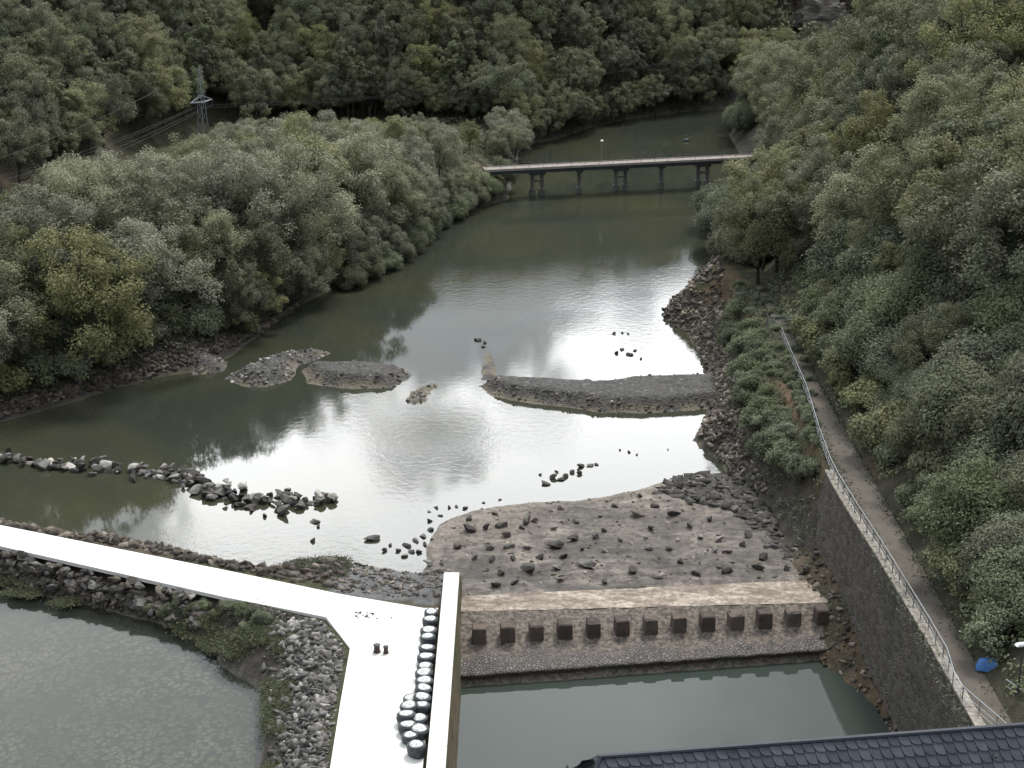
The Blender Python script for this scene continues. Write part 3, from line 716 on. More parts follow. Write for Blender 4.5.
# ------------------------------------------------------------------ gravel bars
def bar(name, poly_px, h, seed, tone_edge=0.8, grid=0.22, rim=1.2):
    poly = W(poly_px, 0.0); P = np.array(poly); lo, hi = P.min(0)-1.5, P.max(0)+1.5
    X, Y = np.meshgrid(np.arange(lo[0], hi[0], grid), np.arange(lo[1], hi[1], grid))
    d = sdist(poly, X, Y) + (vnoise(X, Y, 2, seed)-0.5)*0.9
    Zb = np.where(d < 0, h*sstep(0, -rim*1.6, d), 0.3*np.maximum(-d, -1.5)) + (vnoise(X, Y, 0.8, seed+1)-0.5)*0.16*sstep(0.5, -0.8, d)
    k = d < 0.9; ix = np.arange(X.size).reshape(X.shape)
    kq = k[:-1, :-1] & k[1:, :-1] & k[:-1, 1:] & k[1:, 1:]
    q = np.stack([ix[:-1, :-1], ix[:-1, 1:], ix[1:, 1:], ix[1:, :-1]], -1)[kq]; u = np.unique(q); rm = np.full(X.size, -1); rm[u] = np.arange(len(u))
    tone = tone_edge*sstep(-rim*1.3, -rim*0.3, d)*sstep(0.25, 0.6, vnoise(X, Y, 1.5, seed+3))
    me = np_mesh(name, np.stack([X.ravel(), Y.ravel(), Zb.ravel()], 1)[u], rm[q], M['gravel'], {'tone': tone.ravel()[u]}, smooth=True)
    tag(link(name, me), kind='structure')
    return poly, lambda x, y: float(Zb[int(np.clip(round((y-lo[1])/grid), 0, Zb.shape[0]-1)), int(np.clip(round((x-lo[0])/grid), 0, Zb.shape[1]-1))])
P1, z1 = bar('gravel_bank', [(480, 386), (492, 381), (540, 382), (594, 386), (640, 381), (725, 379), (735, 408), (660, 413), (600, 413), (560, 407), (520, 402), (490, 396)], 1.15, 101)
P2, z2 = bar('gravel_bank', [(300, 370), (312, 366), (370, 366), (408, 370), (412, 375), (392, 388), (350, 390), (305, 383)], 1.1, 111)
P3, z3 = bar('gravel_bank', [(223, 378), (250, 364), (280, 357), (312, 350), (333, 353), (318, 360), (296, 366), (292, 380), (268, 388), (240, 386)], 1.0, 121)
P4, z4 = bar('gravel_bank', [(178, 366), (186, 357), (208, 354), (228, 362), (222, 372), (195, 376)], 1.1, 131)
P5, z5 = bar('gravel_bank', [(481, 380), (480, 368), (487, 350), (491, 350), (498, 368), (499, 380)], 0.45, 141)
P6, z6 = bar('gravel_bank', [(406, 401), (412, 392), (432, 384), (437, 386), (426, 402), (413, 404)], 0.6, 151)
P7 = W([(335, 600), (338, 574), (372, 557), (402, 560), (428, 568), (444, 582), (446, 607), (424, 608)], 1.2)
z7 = tz
for nm, PP, zz, n, mat, lab in (('bank_stones', P1, z1, 420, 'rock_brown', 'stones along the rim of the long gravel bank by the right shore'), ('bank_stones', P2, z2, 150, 'rock_brown', 'stones on the rim of the smooth dark gravel bank in midstream'),
                               ('bank_rubble', P3, z3, 700, 'rock_grey', 'pale rubble covering the rough gravel bank in midstream'), ('bank_rubble', P4, z4, 260, 'rock_grey', 'grey rubble on the gravel mound beside the left shore'),
                               ('bank_stones', P6, z6, 70, 'rock_grey', 'stones on the small gravel islet in the gap between two banks'), ('bank_stones', P7, z7, 700, 'rock_brown', 'rubble on the grey gravel patch beside the deck corner')):
    pts = in_poly(PP, n, zz, 0.06, 0.30, 0.1, cond=(lambda x, y, PP=PP, nm=nm: nm == 'bank_rubble' or PP is P7 or float(sdist(PP, np.array([x]), np.array([y]))[0]) > -1.5))
    rock_field(nm, pts, M[mat], lab)

# boulder clusters in the water: (px, py, size px)
def cluster(lst, group, where, mats, z=0.0, name='boulder'):
    for px, py, sz in lst:
        p = G(px, py, z); dep = proj((p.x, p.y, z))[2]; r = sz*dep/F*0.53
        mat = random.choice(mats); size = 'big' if sz >= 12 else 'mid-sized' if sz >= 8 else 'small'
        rock(name, p.x, p.y, z + r*0.15, r, mat, '%s %s boulder %s' % (size, tw[mat], where), 'boulder', group)
cluster([(546, 484, 9), (553, 478, 10), (561, 480, 8), (566, 477, 9), (572, 473, 9), (580, 474, 8), (581, 467, 9), (590, 466, 7), (597, 465, 6), (540, 475, 4), (557, 472, 5)], 'boulders in a short row in the bright water', 'in the short row lying in the bright water before the apron', ['rock_dark', 'rock_grey'])
cluster([(616, 353, 6), (622, 350, 7), (630, 355, 8), (635, 351, 5), (641, 359, 4), (614, 334, 5), (622, 333, 4), (628, 334, 4)], 'boulders in the bright water off the right shore', 'in the loose cluster in bright water off the right shore', ['rock_dark'])
cluster([(479, 341, 6), (485, 343, 6), (483, 347, 5), (476, 340, 4)], 'boulders beyond the brown shoal', 'just beyond the narrow brown shoal in midstream', ['rock_brown', 'rock_dark'])
cluster([(629, 452, 5), (620, 450, 4), (637, 455, 4), (668, 450, 3)], 'boulders near the right end of the bright water', 'lying alone in the bright water before the right shore', ['rock_dark'])
cluster([(315, 522, 11), (312, 541, 8), (318, 527, 7)], 'boulders off the tip of the rock groyne', 'standing off the tip of the rock groyne', ['rock_dark', 'rock_grey'])
cluster([(430, 530, 9), (424, 537, 9), (416, 541, 10), (407, 546, 11), (411, 552, 9), (398, 551, 8), (430, 521, 6), (425, 545, 8), (418, 552, 9), (404, 556, 8), (372, 540, 14), (385, 551, 8), (432, 540, 7), (390, 545, 6), (429, 512, 4), (436, 508, 5), (449, 508, 6), (457, 507, 5), (465, 508, 6), (484, 503, 5), (440, 516, 5), (500, 500, 4)], 'boulders between the deck corner and the apron', 'in the ragged line between the deck corner and the silty apron', ['rock_dark', 'rock_brown', 'rock_grey'])
cluster([(436, 575, 18), (452, 590, 10), (428, 563, 9), (440, 590, 10)], 'boulders at the head of the dividing wall', 'at the far head of the white-topped dividing wall', ['rock_dark', 'rock_grey'], 0.4)
# rock groyne, left
gl_ = [(0, 459), (25, 463), (60, 467), (95, 467), (130, 472), (160, 475), (185, 481), (205, 487), (225, 493), (245, 500), (270, 504), (300, 506), (334, 501)]
lst = []
seglen = np.cumsum([0]+[math.dist(gl_[i], gl_[i+1]) for i in range(len(gl_)-1)])
for k in range(215):
    t = RNG.random()*seglen[-1]; i = int(np.searchsorted(seglen, t)-1); i = max(0, min(i, len(gl_)-2)); f = (t-seglen[i])/(seglen[i+1]-seglen[i])
    px = gl_[i][0] + f*(gl_[i+1][0]-gl_[i][0]); py = gl_[i][1] + f*(gl_[i+1][1]-gl_[i][1])
    w = 5 if px < 190 else 9 if px < 305 else 3.5
    lst.append((px, py + RNG.normal()*w*0.6, RNG.uniform(7.5, 15)))
for px, py, sz in lst:
    p = G(px, py, 0.0); dep = proj((p.x, p.y, 0))[2]; r = sz*dep/F*0.52
    mat = random.choice(['rock_grey', 'rock_grey', 'rock_dark', 'rock_pale', 'rock_dark']); size = 'big' if sz >= 13 else 'mid-sized' if sz >= 10.5 else 'small'
    seg = 'at its left frame end' if px < 80 else 'along its thin middle' if px < 190 else 'in its broad heap' if px < 290 else 'at its tip in bright water'
    rock('groyne_stone', p.x, p.y, RNG.uniform(0.0, 0.5), r, mat, '%s %s stone of the rock groyne, %s' % (size, tw[mat], seg), 'groyne stone', 'stones of the rock groyne in the left water')

# riprap on the causeway's near side: the large stones are individuals
def along(poly_px_a, poly_px_b, za, zb, n, rlo, rhi):
    out = []
    A = [G(x, y, za) for x, y in poly_px_a]; B = [G(x, y, zb) for x, y in poly_px_b]
    L = np.cumsum([0]+[(A[i+1]-A[i]).length for i in range(len(A)-1)])
    for k in range(n):
        t = RNG.random()*L[-1]; i = max(0, min(int(np.searchsorted(L, t)-1), len(A)-2)); f = (t-L[i])/(L[i+1]-L[i])
        s = RNG.random(); p = A[i].lerp(A[i+1], f).lerp(B[i].lerp(B[i+1], f), s)
        out.append((p.x, p.y, p.z, rlo + (rhi-rlo)*RNG.random()**1.7, s))
    return out
A_ = [(-2, 552), (60, 566), (110, 577), (160, 588), (205, 598)]; B_ = [(-2, 584), (60, 599), (110, 610), (160, 622), (205, 640)]
for (x, y, z, r, s) in along(A_, B_, 1.7, -0.4, 200, 0.35, 0.75):
    mat = random.choice(['rock_dark', 'rock_brown', 'rock_grey', 'rock_dark']); size = 'big' if r > 0.55 else 'mid-sized' if r > 0.43 else 'small'
    at_ = 'just below the deck edge' if s < 0.33 else 'halfway down the bank' if s < 0.67 else 'at the waterline of the side pool'
    rock('riprap_stone', x, y, max(z, tz(x, y))+r*0.1, r, mat, '%s %s riprap stone %s' % (size, tw[mat], at_), 'riprap stone', 'riprap stones between the deck and the side pool')
pts = [(x, y, max(z, tz(x, y)), r) for (x, y, z, r, s) in along([(-20, 547), (60, 563), (110, 574), (160, 585), (225, 600), (330, 620)], [(-20, 586), (60, 603), (110, 614), (160, 626), (225, 645), (300, 650)], 1.7, -0.5, 1500, 0.10, 0.32)]
rock_field('riprap', pts, M['rock_brown'], 'small broken stones filling the bank between deck and side pool')
# stones on the bank between deck and side pool, running to the frame bottom
bank_poly = W([(235, 628), (300, 615), (328, 622), (347, 650), (340, 705), (328, 775), (324, 800), (262, 800), (270, 700), (262, 690), (228, 660)], 0.8)
pts = in_poly(bank_poly, 2300, lambda x, y: tz(x, y), 0.10, 0.42, 0.0, cond=lambda x, y: proj((x, y, 1))[0] > 262 + 35*RNG.random())
rock_field('riprap', pts, M['rock_grey'], 'grey broken stones on the bank beside the deck at the frame bottom')
# riprap on the river side of the causeway
pts = [(x, y, max(0.0, tz(x, y)), r) for (x, y, z, r, s) in along([(-20, 518), (100, 541), (200, 559), (250, 571), (345, 570)], [(-20, 524), (100, 547), (200, 567), (250, 578), (345, 592)], 0.0, 1.5, 1500, 0.18, 0.55)]
rock_field('riprap', pts, M['rock_brown'], 'brown broken stones along the river side of the white deck')
# riprap of the left shore
ls_px = [(-30, 428), (0, 420), (60, 403), (120, 386), (160, 376), (200, 366), (235, 348), (265, 328), (300, 302)]
ls_up = [(-30, 410), (0, 400), (60, 385), (120, 364), (160, 354), (200, 342), (235, 334), (265, 318), (300, 296)]
pts = [(x, y, max(-0.1, tz(x, y)), r) for (x, y, z, r, s) in along(ls_px, ls_up, 0.0, 0.9, 3200, 0.16, 0.48)]
rock_field('riprap', pts, M['rock_brown'], 'dark broken stones lining the left shore below the trees')
# riprap of the right shore
rs_px = [(716, 285), (690, 292), (668, 303), (664, 318), (690, 335), (703, 360), (712, 385), (705, 420), (700, 440), (722, 462), (745, 490)]
rs_up = [(722, 285), (718, 292), (718, 303), (722, 318), (726, 335), (728, 360), (733, 385), (738, 420), (742, 440), (748, 462), (768, 490)]
pts = [(x, y, max(-0.05, tz(x, y)), r) for (x, y, z, r, s) in along(rs_px, rs_up, 0.0, 1.0, 3200, 0.14, 0.45)]
rock_field('riprap', pts, M['rock_brown'], 'brown broken stones lining the right shore below the path')
TAL = [(72, 24.3, -3.0), (84, 23.9, -2.6), (89, 23.2, -2.4), (93, 22.3, -2.3), (96, 21.4, -2.0), (99, 20.9, -1.1), (102, 20.8, -0.4), (106, 20.9, 0.1), (111, 21.0, 0.15)]
pts = []
for _ in range(1100):
    yy = RNG.uniform(78, 112); tx0 = np.interp(yy, [t[0] for t in TAL], [t[1] for t in TAL]); tz0 = np.interp(yy, [t[0] for t in TAL], [t[2] for t in TAL])
    wx = np.interp(yy, [60, 76, 87, 98, 105, 110, 114], [25.5, 25.2, 24.95, 24.5, 24.1, 23.9, 23.9]) + 0.3; f = RNG.random()**1.2
    pts.append((tx0+(wx-tx0)*f, yy, tz0 + np.interp(f, [0, .3, .6, 1], [0, .45, 1, 2]), 0.07+0.24*RNG.random()**2.5))
rock_field('talus', pts, M['rock_brown'], 'brown rubble along the foot of the dark retaining wall')

# ------------------------------------------------------------------ retaining wall, path, railing
wall_cols = [(60, 25.5, 25.1, -3.6), (76, 25.2, 24.7, -3.4), (87, 24.95, 24.4, -2.6), (98, 24.5, 23.4, -2.2), (105, 24.1, 22.9, -0.8), (110, 23.9, 22.6, -0.3), (114, 23.9, 23.2, 0.6)]
rw = empty('retaining_wall', (25, 90, 0)); tag(rw, 'tall dark masonry retaining wall holding up the path on the right', 'wall')
ZT = ZP + 0.1
b = MB(); nseg = 14
prev = None
ysub = np.arange(60, 113.01, 0.5)
def wcol(y):
    c = np.array(wall_cols); return [float(np.interp(y, c[:, 0], c[:, k])) for k in (1, 2, 3)]
vs = []; fs = []
for i, y in enumerate(ysub):
    xt, xb, zb = wcol(y)
    for k in range(nseg+1):
        f = k/nseg; jx = 0.12*(float(vnoise(np.array(y), np.array(f*8.0), 1.3, 41))-0.5)
        vs.append((xb + (xt-xb)*f + (jx if 0 < k < nseg else 0) - 25, y-90, zb + (ZT-zb)*f))
    vs.append((xt+0.75-25, y-90, ZT)); vs.append((xt+0.75-25, y-90, zb))
w_ = nseg+3
for i in range(len(ysub)-1):
    for k in range(w_-1):
        fs.append((i*w_+k, i*w_+k+1, (i+1)*w_+k+1, (i+1)*w_+k))
fs.append(tuple(reversed(range(w_)))); fs.append(tuple((len(ysub)-1)*w_+k for k in range(w_)))
b.add(vs, fs); b.build('wall_face', M['masonry'], rw)
b = MB()
simple('coping', (0.3, 0.27, 0.23), 0.5, 2.5, 0.95, 0.6)
for i in range(0, len(ysub)-1, 2):
    y = float(ysub[i])+0.5; xt = wcol(y)[0]
    b.box((xt+0.22-25, y-90, ZT+0.06), (0.62, 0.985, 0.16), bev=0.03, rz=0.03)
b.build('coping', M['coping'], rw)

def rail_poly(): return [G(x, y, ZP) for x, y in ((781, 338), (790, 360), (806, 397), (818, 438))] + [Vector((wcol(y)[0]+0.28, y, ZP+0.1)) for y in (113, 110, 104, 98, 92, 87, 83)] + [Vector((25.0, 80.2, ZP+0.1)), Vector((25.1, 78.9, ZP)), Vector((26.2, 75.5, ZP)), Vector((27.0, 72.5, ZP))]
RP = rail_poly()
# path: strip from rail line to the hill foot
pl = []; 
yy = np.arange(60, 166, 1.0)
ys_ = np.array([p.y for p in RP])[::-1]; xs_ = np.array([p.x for p in RP])[::-1]
vs = []; fs = []
for i, y in enumerate(yy):
    xl = float(np.interp(y, ys_, xs_)) + 0.12
    if y < 80: xl = 25.1
    xr = 27.05 + 0.35*(float(vnoise(np.array(y), np.array(3.0), 6, 51))-0.5) + (1.4*max(0, (84-y))/10 if y < 84 else 0)
    for f in (0, .33, .66, 1): vs.append((xl+(xr-xl)*f, y, ZP+0.16+0.03*math.sin(f*3.14)))
for i in range(len(yy)-1):
    for k in range(3): fs.append((i*4+k, i*4+k+1, (i+1)*4+k+1, (i+1)*4+k))
b = MB(); b.add(vs, fs); tag(b.build('footpath', M['path_gravel'], smooth=True), kind='structure')
bpy.data.objects['footpath'].data.flip_normals() if bpy.data.objects['footpath'].data.polygons[0].normal.z < 0 else None

def railing(pts, label, spacing=1.6, h=1.05, name='railing'):
    o = empty(name, pts[0]); tag(o, label, 'railing'); o0 = Vector(pts[0])
    P_ = [p-o0 for p in pts]
    L = np.cumsum([0]+[(P_[i+1]-P_[i]).length for i in range(len(P_)-1)])
    n = max(2, int(L[-1]/spacing)+1)
    for k in range(n):
        t = L[-1]*k/(n-1); i = max(0, min(int(np.searchsorted(L, t)-1), len(P_)-2)); q = P_[i].lerp(P_[i+1], (t-L[i])/(L[i+1]-L[i]))
        b = MB(); b.tube([q, q+Vector((0, 0, h))], 0.035, 6); b.build('post', M['steel'], o)
    for hh, rad in ((h, 0.034), (h*0.62, 0.022), (h*0.3, 0.022)):
        b = MB(); b.tube([q+Vector((0, 0, hh)) for q in P_], rad, 6); b.build('top_rail' if hh == h else 'middle_rail', M['steel_pale'], o)
railing(RP, 'long grey steel railing along the river edge of the footpath above the wall')
railing([Vector((27.7, 79.4, ZP+0.1)), Vector((28.7, 77.0, ZP+0.1)), Vector((29.3, 74.5, ZP+0.1))], 'short grey steel railing right of the footpath beside the lamp post', 1.3)

# lamp post by the path
lp = G(1016, 707, ZP); lo = empty('street_lamp', (lp.x, lp.y, ZP)); tag(lo, 'slim grey street lamp with a flat pale head at the right edge of the path', 'street lamp')
b = MB(); b.tube([(0, 0, 0), (0, 0, 0.7)], 0.09, 8); b.build('base', M['dark_paint'], lo)
b = MB(); b.tube([(0, 0, 0.7), (0, 0, 3.9)], [0.06, 0.045], 8); b.build('pole', M['dark_paint'], lo)
b = MB(); b.box((-0.05, -0.05, 3.96), (0.85, 0.36, 0.13), rz=0.2, bev=0.04, taper=0.8); b.build('lamp_head', M['white_lamp'], lo)
# blue tarp bundle
tp = G(984, 670, ZP+0.2)
b = MB()
g_ = 9
vs = []; fs = []
for i in range(g_):
    for j in range(g_):
        x = (i/(g_-1)-.5)*1.35; y = (j/(g_-1)-.5)*0.9
        e_ = max(abs(x)/.67, abs(y)/.45)
        z = 0.62*(1-e_**3)**0.5 if e_ < 1 else 0
        z += 0.1*mnoise.noise(Vector((x*3, y*3, 1))) * (e_ < 0.95)
        vs.append((x*(1+0.1*mnoise.noise(Vector((x*2, y*2, 5)))), y, max(z, 0)))
for i in range(g_-1):
    for j in range(g_-1): fs.append((i*g_+j, (i+1)*g_+j, (i+1)*g_+j+1, i*g_+j+1))
nb = len(vs)
b.add(vs, fs); b.add([(-.67, -.45, 0), (.67, -.45, 0), (.67, .45, 0), (-.67, .45, 0)], [(0, 3, 2, 1)])
o = b.build('tarpaulin', M['blue_tarp'], smooth=True); o.location = (tp.x+0.2, tp.y, ZP+0.3); o.rotation_euler = (0, 0, -0.3)
tag(o, 'blue tarpaulin draped over a low bundle at the edge of the footpath', 'tarpaulin')

# gate where the path enters the trees
gp = [G(767, 327, ZP), G(790, 327, ZP)]
go = empty('gate', gp[0]); tag(go, 'low grey steel gate closing the footpath below the trees', 'gate')
dv = gp[1]-gp[0]
for t in (0, 1):
    b = MB(); b.tube([dv*t, dv*t+Vector((0, 0, 1.3))], 0.06, 8); b.build('post', M['steel'], go)
b = MB()
for hh in (0.3, 0.7, 1.1): b.tube([dv*0.02+Vector((0, 0, hh)), dv*0.98+Vector((0, 0, hh))], 0.035)
for t in np.linspace(0.1, 0.9, 7): b.tube([dv*t+Vector((0, 0, 0.3)), dv*t+Vector((0, 0, 1.1))], 0.02)
b.build('gate_panel', M['steel'], go)

# ------------------------------------------------------------------ bulk sacks and small posts on the deck
def sack(seed):
    b = MB(); b.lathe([(0.36, 0), (0.46, 0.06), (0.52, 0.3), (0.53, 0.6), (0.47, 0.85), (0.42, 0.93), (0.36, 0.9)], seg=18, wob=0.05, rng=seed); body = b
    t = MB(); t.lathe([(0.40, 0.84), (0.37, 0.92), (0.25, 0.97), (0.06, 0.99)], seg=14, wob=0.08, rng=seed+1)
    r_ = MB(); r_.tube([(0.50*math.cos(a), 0.50*math.sin(a), 0.80+0.03*math.sin(3*a)) for a in np.linspace(0, 6.28, 20)], 0.035, 5)
    return body, t, r_
protos = []
for s in range(3):
    root = empty('bulk_sack', (0, 0, 0)); bo, tp_, rr = sack(s*2.1)
    ch = [bo.build('bag', M['sack_fabric'], root, True), tp_.build('filling', M['sack_top'], root, True), rr.build('strap', M['dark_paint'], root)]
    protos.append((root, ch))
col_r = [(432, 617), (435, 627), (429, 637), (431, 645), (432, 654), (431, 663), (429, 672), (433, 679), (428, 689), (429, 697), (428, 706), (429, 714), (427, 725), (426, 736)]
col_l = [(411, 705), (410, 715), (407, 724), (408, 733), (410, 742), (417, 755)]
used_p = set()
for grp, lst in (('right', col_r), ('left', col_l)):
    for i, (px, py) in enumerate(lst):
        k = random.randrange(3); src, chs = protos[k]
        if k in used_p:
            root = src.copy(); C.objects.link(root)
            for c in chs:
                d = c.copy(); C.objects.link(d); d.parent = root
        else: root = src; used_p.add(k)
        p = G(px, py, 2.0)
        root.location = (min(p.x, -5.45) if grp == 'right' else p.x, p.y, 2.0); root.rotation_euler = (0, 0, random.uniform(0, 6.28)); s = random.uniform(0.92, 1.12); root.scale = (s*random.uniform(.92, 1.08), s*random.uniform(.88, 1.04), s*random.uniform(.55, 0.8)); root.rotation_euler = (random.uniform(-.1, .1), random.uniform(-.1, .1), random.uniform(0, 6.28))
        lab = ('%s pale-topped grey sack from the far end of the long row beside the wall' % ORD[i]) if grp == 'right' else ('%s pale-topped grey sack from the far end of the short row on the deck' % ORD[i])
        if grp == 'left' and i == len(lst)-1: lab = 'grey sack nearest the frame bottom, offset at the end of the short row'
        tag(root, lab, 'sack', 'round grey bulk sacks standing on the white deck')
for k in range(3):
    if k not in used_p:
        for c in protos[k][1]: bpy.data.objects.remove(c)
        bpy.data.objects.remove(protos[k][0])
for (px, py, hh, lab) in ((377, 652, 0.55, 'dark brown stub post on the white deck, the wider of two'), (386, 653, 0.5, 'dark brown stub post on the white deck, the slimmer of two')):
    p = G(px, py, 2.0); r0 = 0.2 if hh > 0.52 else 0.15
    root = empty('bollard', (p.x, p.y, 2.0)); tag(root, lab, 'bollard')
    b = MB(); b.lathe([(r0*1.25, 0), (r0*1.25, 0.06), (r0, 0.09), (r0*0.9, hh-0.1)], seg=12); b.build('shaft', M['brown_post'], root)
    b = MB(); b.lathe([(r0*1.15, hh-0.1), (r0*1.2, hh-0.02), (r0*0.7, hh+0.03)], seg=12); b.build('head', M['dark_paint'], root)
p = G(366, 615, 2.0)
pts = [(p.x+random.gauss(0, .4), p.y+random.gauss(0, .35), 2.02, random.uniform(.03, .13)) for _ in range(26)]
rock_field('debris', pts, M['rock_brown'], 'small heap of brown debris lying on the white deck', 'debris')

# culvert mouth in the causeway bank
cp = G(173, 624, -0.3); co_ = empty('culvert', (cp.x-0.4, cp.y+1.7, -0.45), math.atan2(dirx[1], dirx[0])); tag(co_, 'square concrete culvert mouth in the riprap above the side pool', 'culvert')
b = MB()
b.box((-0.85, 0.7, 0.3), (0.2, 1.6, 1.7)); b.box((0.85, 0.7, 0.3), (0.2, 1.6, 1.7)); b.box((0, 0.7, 1.24), (1.9, 1.6, 0.18))
b.build('frame', M['wall_side_concrete'], co_)
b = MB(); b.box((0, 0.9, 0.45), (1.48, 0.05, 1.38)); b.build('shade_panel', M['dark_paint'], co_)  # solid dark panel standing in for the shade inside the culvert mouth
co_.rotation_euler = (0, 0, math.atan2(dirx[1], dirx[0]) )

# ------------------------------------------------------------------ slate-roofed building in front
zr = 28.8
A0 = G(600, 757, zr); A1 = G(1024, 725, zr)
dr = (A1-A0).normalized(); A1 = A0 + dr*24.0
nr_ = Vector((dr.y, -dr.x, 0))                       # towards the camera
DEPTH, DROP = 5.0, 5.2
bo = empty('slate_roofed_building', (A0.x, A0.y, 0)); tag(bo, 'stone building with a dark slate hipped roof at the frame bottom', 'building')
o0 = Vector((A0.x, A0.y, 0))
ridgeL, ridgeR = Vector((0, 0, zr)), (A1-A0)+Vector((0, 0, zr)) - Vector((0, 0, 0))
ridgeR.z = zr
el = [ridgeL - dr*3.2 + nr_*DEPTH - Vector((0, 0, DROP)), ridgeR + dr*3.2 + nr_*DEPTH - Vector((0, 0, DROP)), ridgeR + dr*3.2 - nr_*DEPTH - Vector((0, 0, DROP)), ridgeL - dr*3.2 - nr_*DEPTH - Vector((0, 0, DROP))]
Vs, Fs, T, n = [], [], [], 0
def slate_plane(p00, p10, p11, p01, su=0.30, sv=0.31):
    """cover quad (eave p00-p10, ridge p01-p11) with single round-ended slates"""
    global n
    up = ((p01+p11)/2-(p00+p10)/2); Lv = up.length; rows_ = int(Lv/sv)
    nrm = (p10-p00).cross(p01-p00).normalized()
    if nrm.z < 0: nrm = -nrm
    for r in range(rows_):
        f = r/rows_
        a, c = p00.lerp(p01, f), p10.lerp(p11, f)
        Lu = (c-a).length
        if Lu < 2.4: continue
        k = max(1, int(round(Lu/su)))
        du = (c-a)/k; dvv = up.normalized()*(Lv/rows_)
        for j in range(k):
            q = a + du*(j + 0.37*r % 1.0 - 0.25)
            t_ = RNG.random(); q = q + nrm*(0.004*RNG.random()) + dvv*RNG.uniform(-.02, .02)
            outl = [(0.0, 1.35), (0.0, 0.78), (0.05, 0.5), (0.16, 0.25), (0.36, 0.07), (0.65, 0.0), (1.10, 0.0), (1.10, 1.35)]
            top_ = 1.0 if r == rows_-1 else 1.3
            ring_t = [q + du*x*0.97 + dvv*min(y, top_) + nrm*(0.050 - 0.028*y - 0.018*x) for x, y in outl]
            ring_b = [v_ - nrm*0.02 for v_ in ring_t]
            m_ = len(outl)
            Vs.extend(ring_t + ring_b); T.extend([t_]*(2*m_))
            Fs.append(list(range(n, n+m_)))
            for i in range(m_-1): Fs.append([n+i, n+m_+i, n+m_+i+1, n+i+1])
            n += 2*m_
slate_plane(el[0], el[1], ridgeR, ridgeL)
slate_plane(el[3], el[0], ridgeL, ridgeL+dr*0.01)
slate_plane(el[2], el[3], ridgeL, ridgeR)
me = bpy.data.meshes.new('roof'); me.from_pydata([tuple(v) for v in Vs], [], Fs)
a_ = me.attributes.new('tone', 'FLOAT', 'POINT'); a_.data.foreach_set('value', T); me.materials.append(M['slate']); me.update()
link('roof', me, bo)
b = MB(); lowv = Vector((0, 0, -0.03))
b.add([el[0]+lowv, el[1]+lowv, el[2]+lowv, el[3]+lowv, ridgeL+lowv, ridgeR+lowv], [(0, 1, 5, 4), (1, 2, 5), (2, 3, 4, 5), (3, 0, 4), (3, 2, 1, 0)])
b.build('roof_boarding', M['dark_paint'], bo)
b = MB(); b.tube([ridgeL - dr*0.05 + Vector((0, 0, 0.0)), ridgeR], 0.075, 8); b.tube([ridgeL, el[0]+Vector((0, 0, 0.03))], 0.07, 8); b.tube([ridgeL, el[3]+Vector((0, 0, 0.03))], 0.07, 8)
b.build('ridge_capping', M['slate'], bo)
for px, py in ((912, 752), (993, 754)):
    q0 = G(px, py, zr-0.5) - Vector((A0.x, A0.y, 0))
    b = MB(); pv = q0 - Vector((0, 0, 0.05)); b.tube([pv, pv+Vector((0, 0, 0.1))+nr_*0.05, pv+nr_*0.18+Vector((0, 0, 0.02)), pv+nr_*0.2+Vector((0, 0, 0.12))], 0.018, 6)
    b.build('roof_hook', M['dark_paint'], bo)
mid = (el[0]+el[2])/2; sz_x = (el[1]-el[0]).length - 0.8; sz_y = (el[3]-el[0]).length - 0.8
b = MB(); b.box((mid.x, mid.y, (zr-DROP)/2-0.6), (sz_x, sz_y, zr-DROP+1.0), rz=math.atan2(dr.y, dr.x)); b.build('wall', M['tower_stone'], bo)

# ------------------------------------------------------------------ bridge
BZ = 4.3
bl_, br_ = G(497, 169, BZ), G(742, 157, BZ)
bd = (br_-bl_); BL = bd.length; bdir = bd.normalized(); bl_ = bl_ - bdir*2; BL += 4
bro = empty('footbridge', (bl_.x, bl_.y, 0), math.atan2(bdir.y, bdir.x)); tag(bro, 'long flat bridge on dark concrete piers crossing the river', 'bridge')
b = MB(); b.box((BL/2, 0, BZ), (BL, 2.6, 0.22)); b.build('deck', M['bridge_deck'], bro)
b = MB(); b.box((BL/2, -1.0, BZ-0.4), (BL, 0.3, 0.55)); b.box((BL/2, 1.0, BZ-0.4), (BL, 0.3, 0.55)); b.build('girder', M['bridge_girder'], bro)
simple('parapet', (0.3, 0.275, 0.25), 0.2, 1.5, 0.8)
for sgn in (-1, 1):
    b = MB()
    b.box((BL/2, sgn*1.32, BZ+0.05), (BL, 0.08, 0.34))
    b.build('edge_beam', M['parapet'], bro)
    b = MB()
    for k in range(int(BL/2.2)+1): b.box((0.05+k*2.2, sgn*1.28, BZ+0.6), (0.04, 0.04, 1.0))
    for hh in (0.6, 1.1): b.box((BL/2, sgn*1.28, BZ+hh), (BL, 0.025, 0.025))
    b.build('railing', M['dark_paint'], bro)
def along_bridge(px):     # distance along the deck for a picture column
    u = (px-512)/F
    # solve point on line
    for k in range(2000):
        t = BL*k/1999; p = bl_+bdir*t
        if proj((p.x, p.y, 2))[0] >= px: return t
    return BL
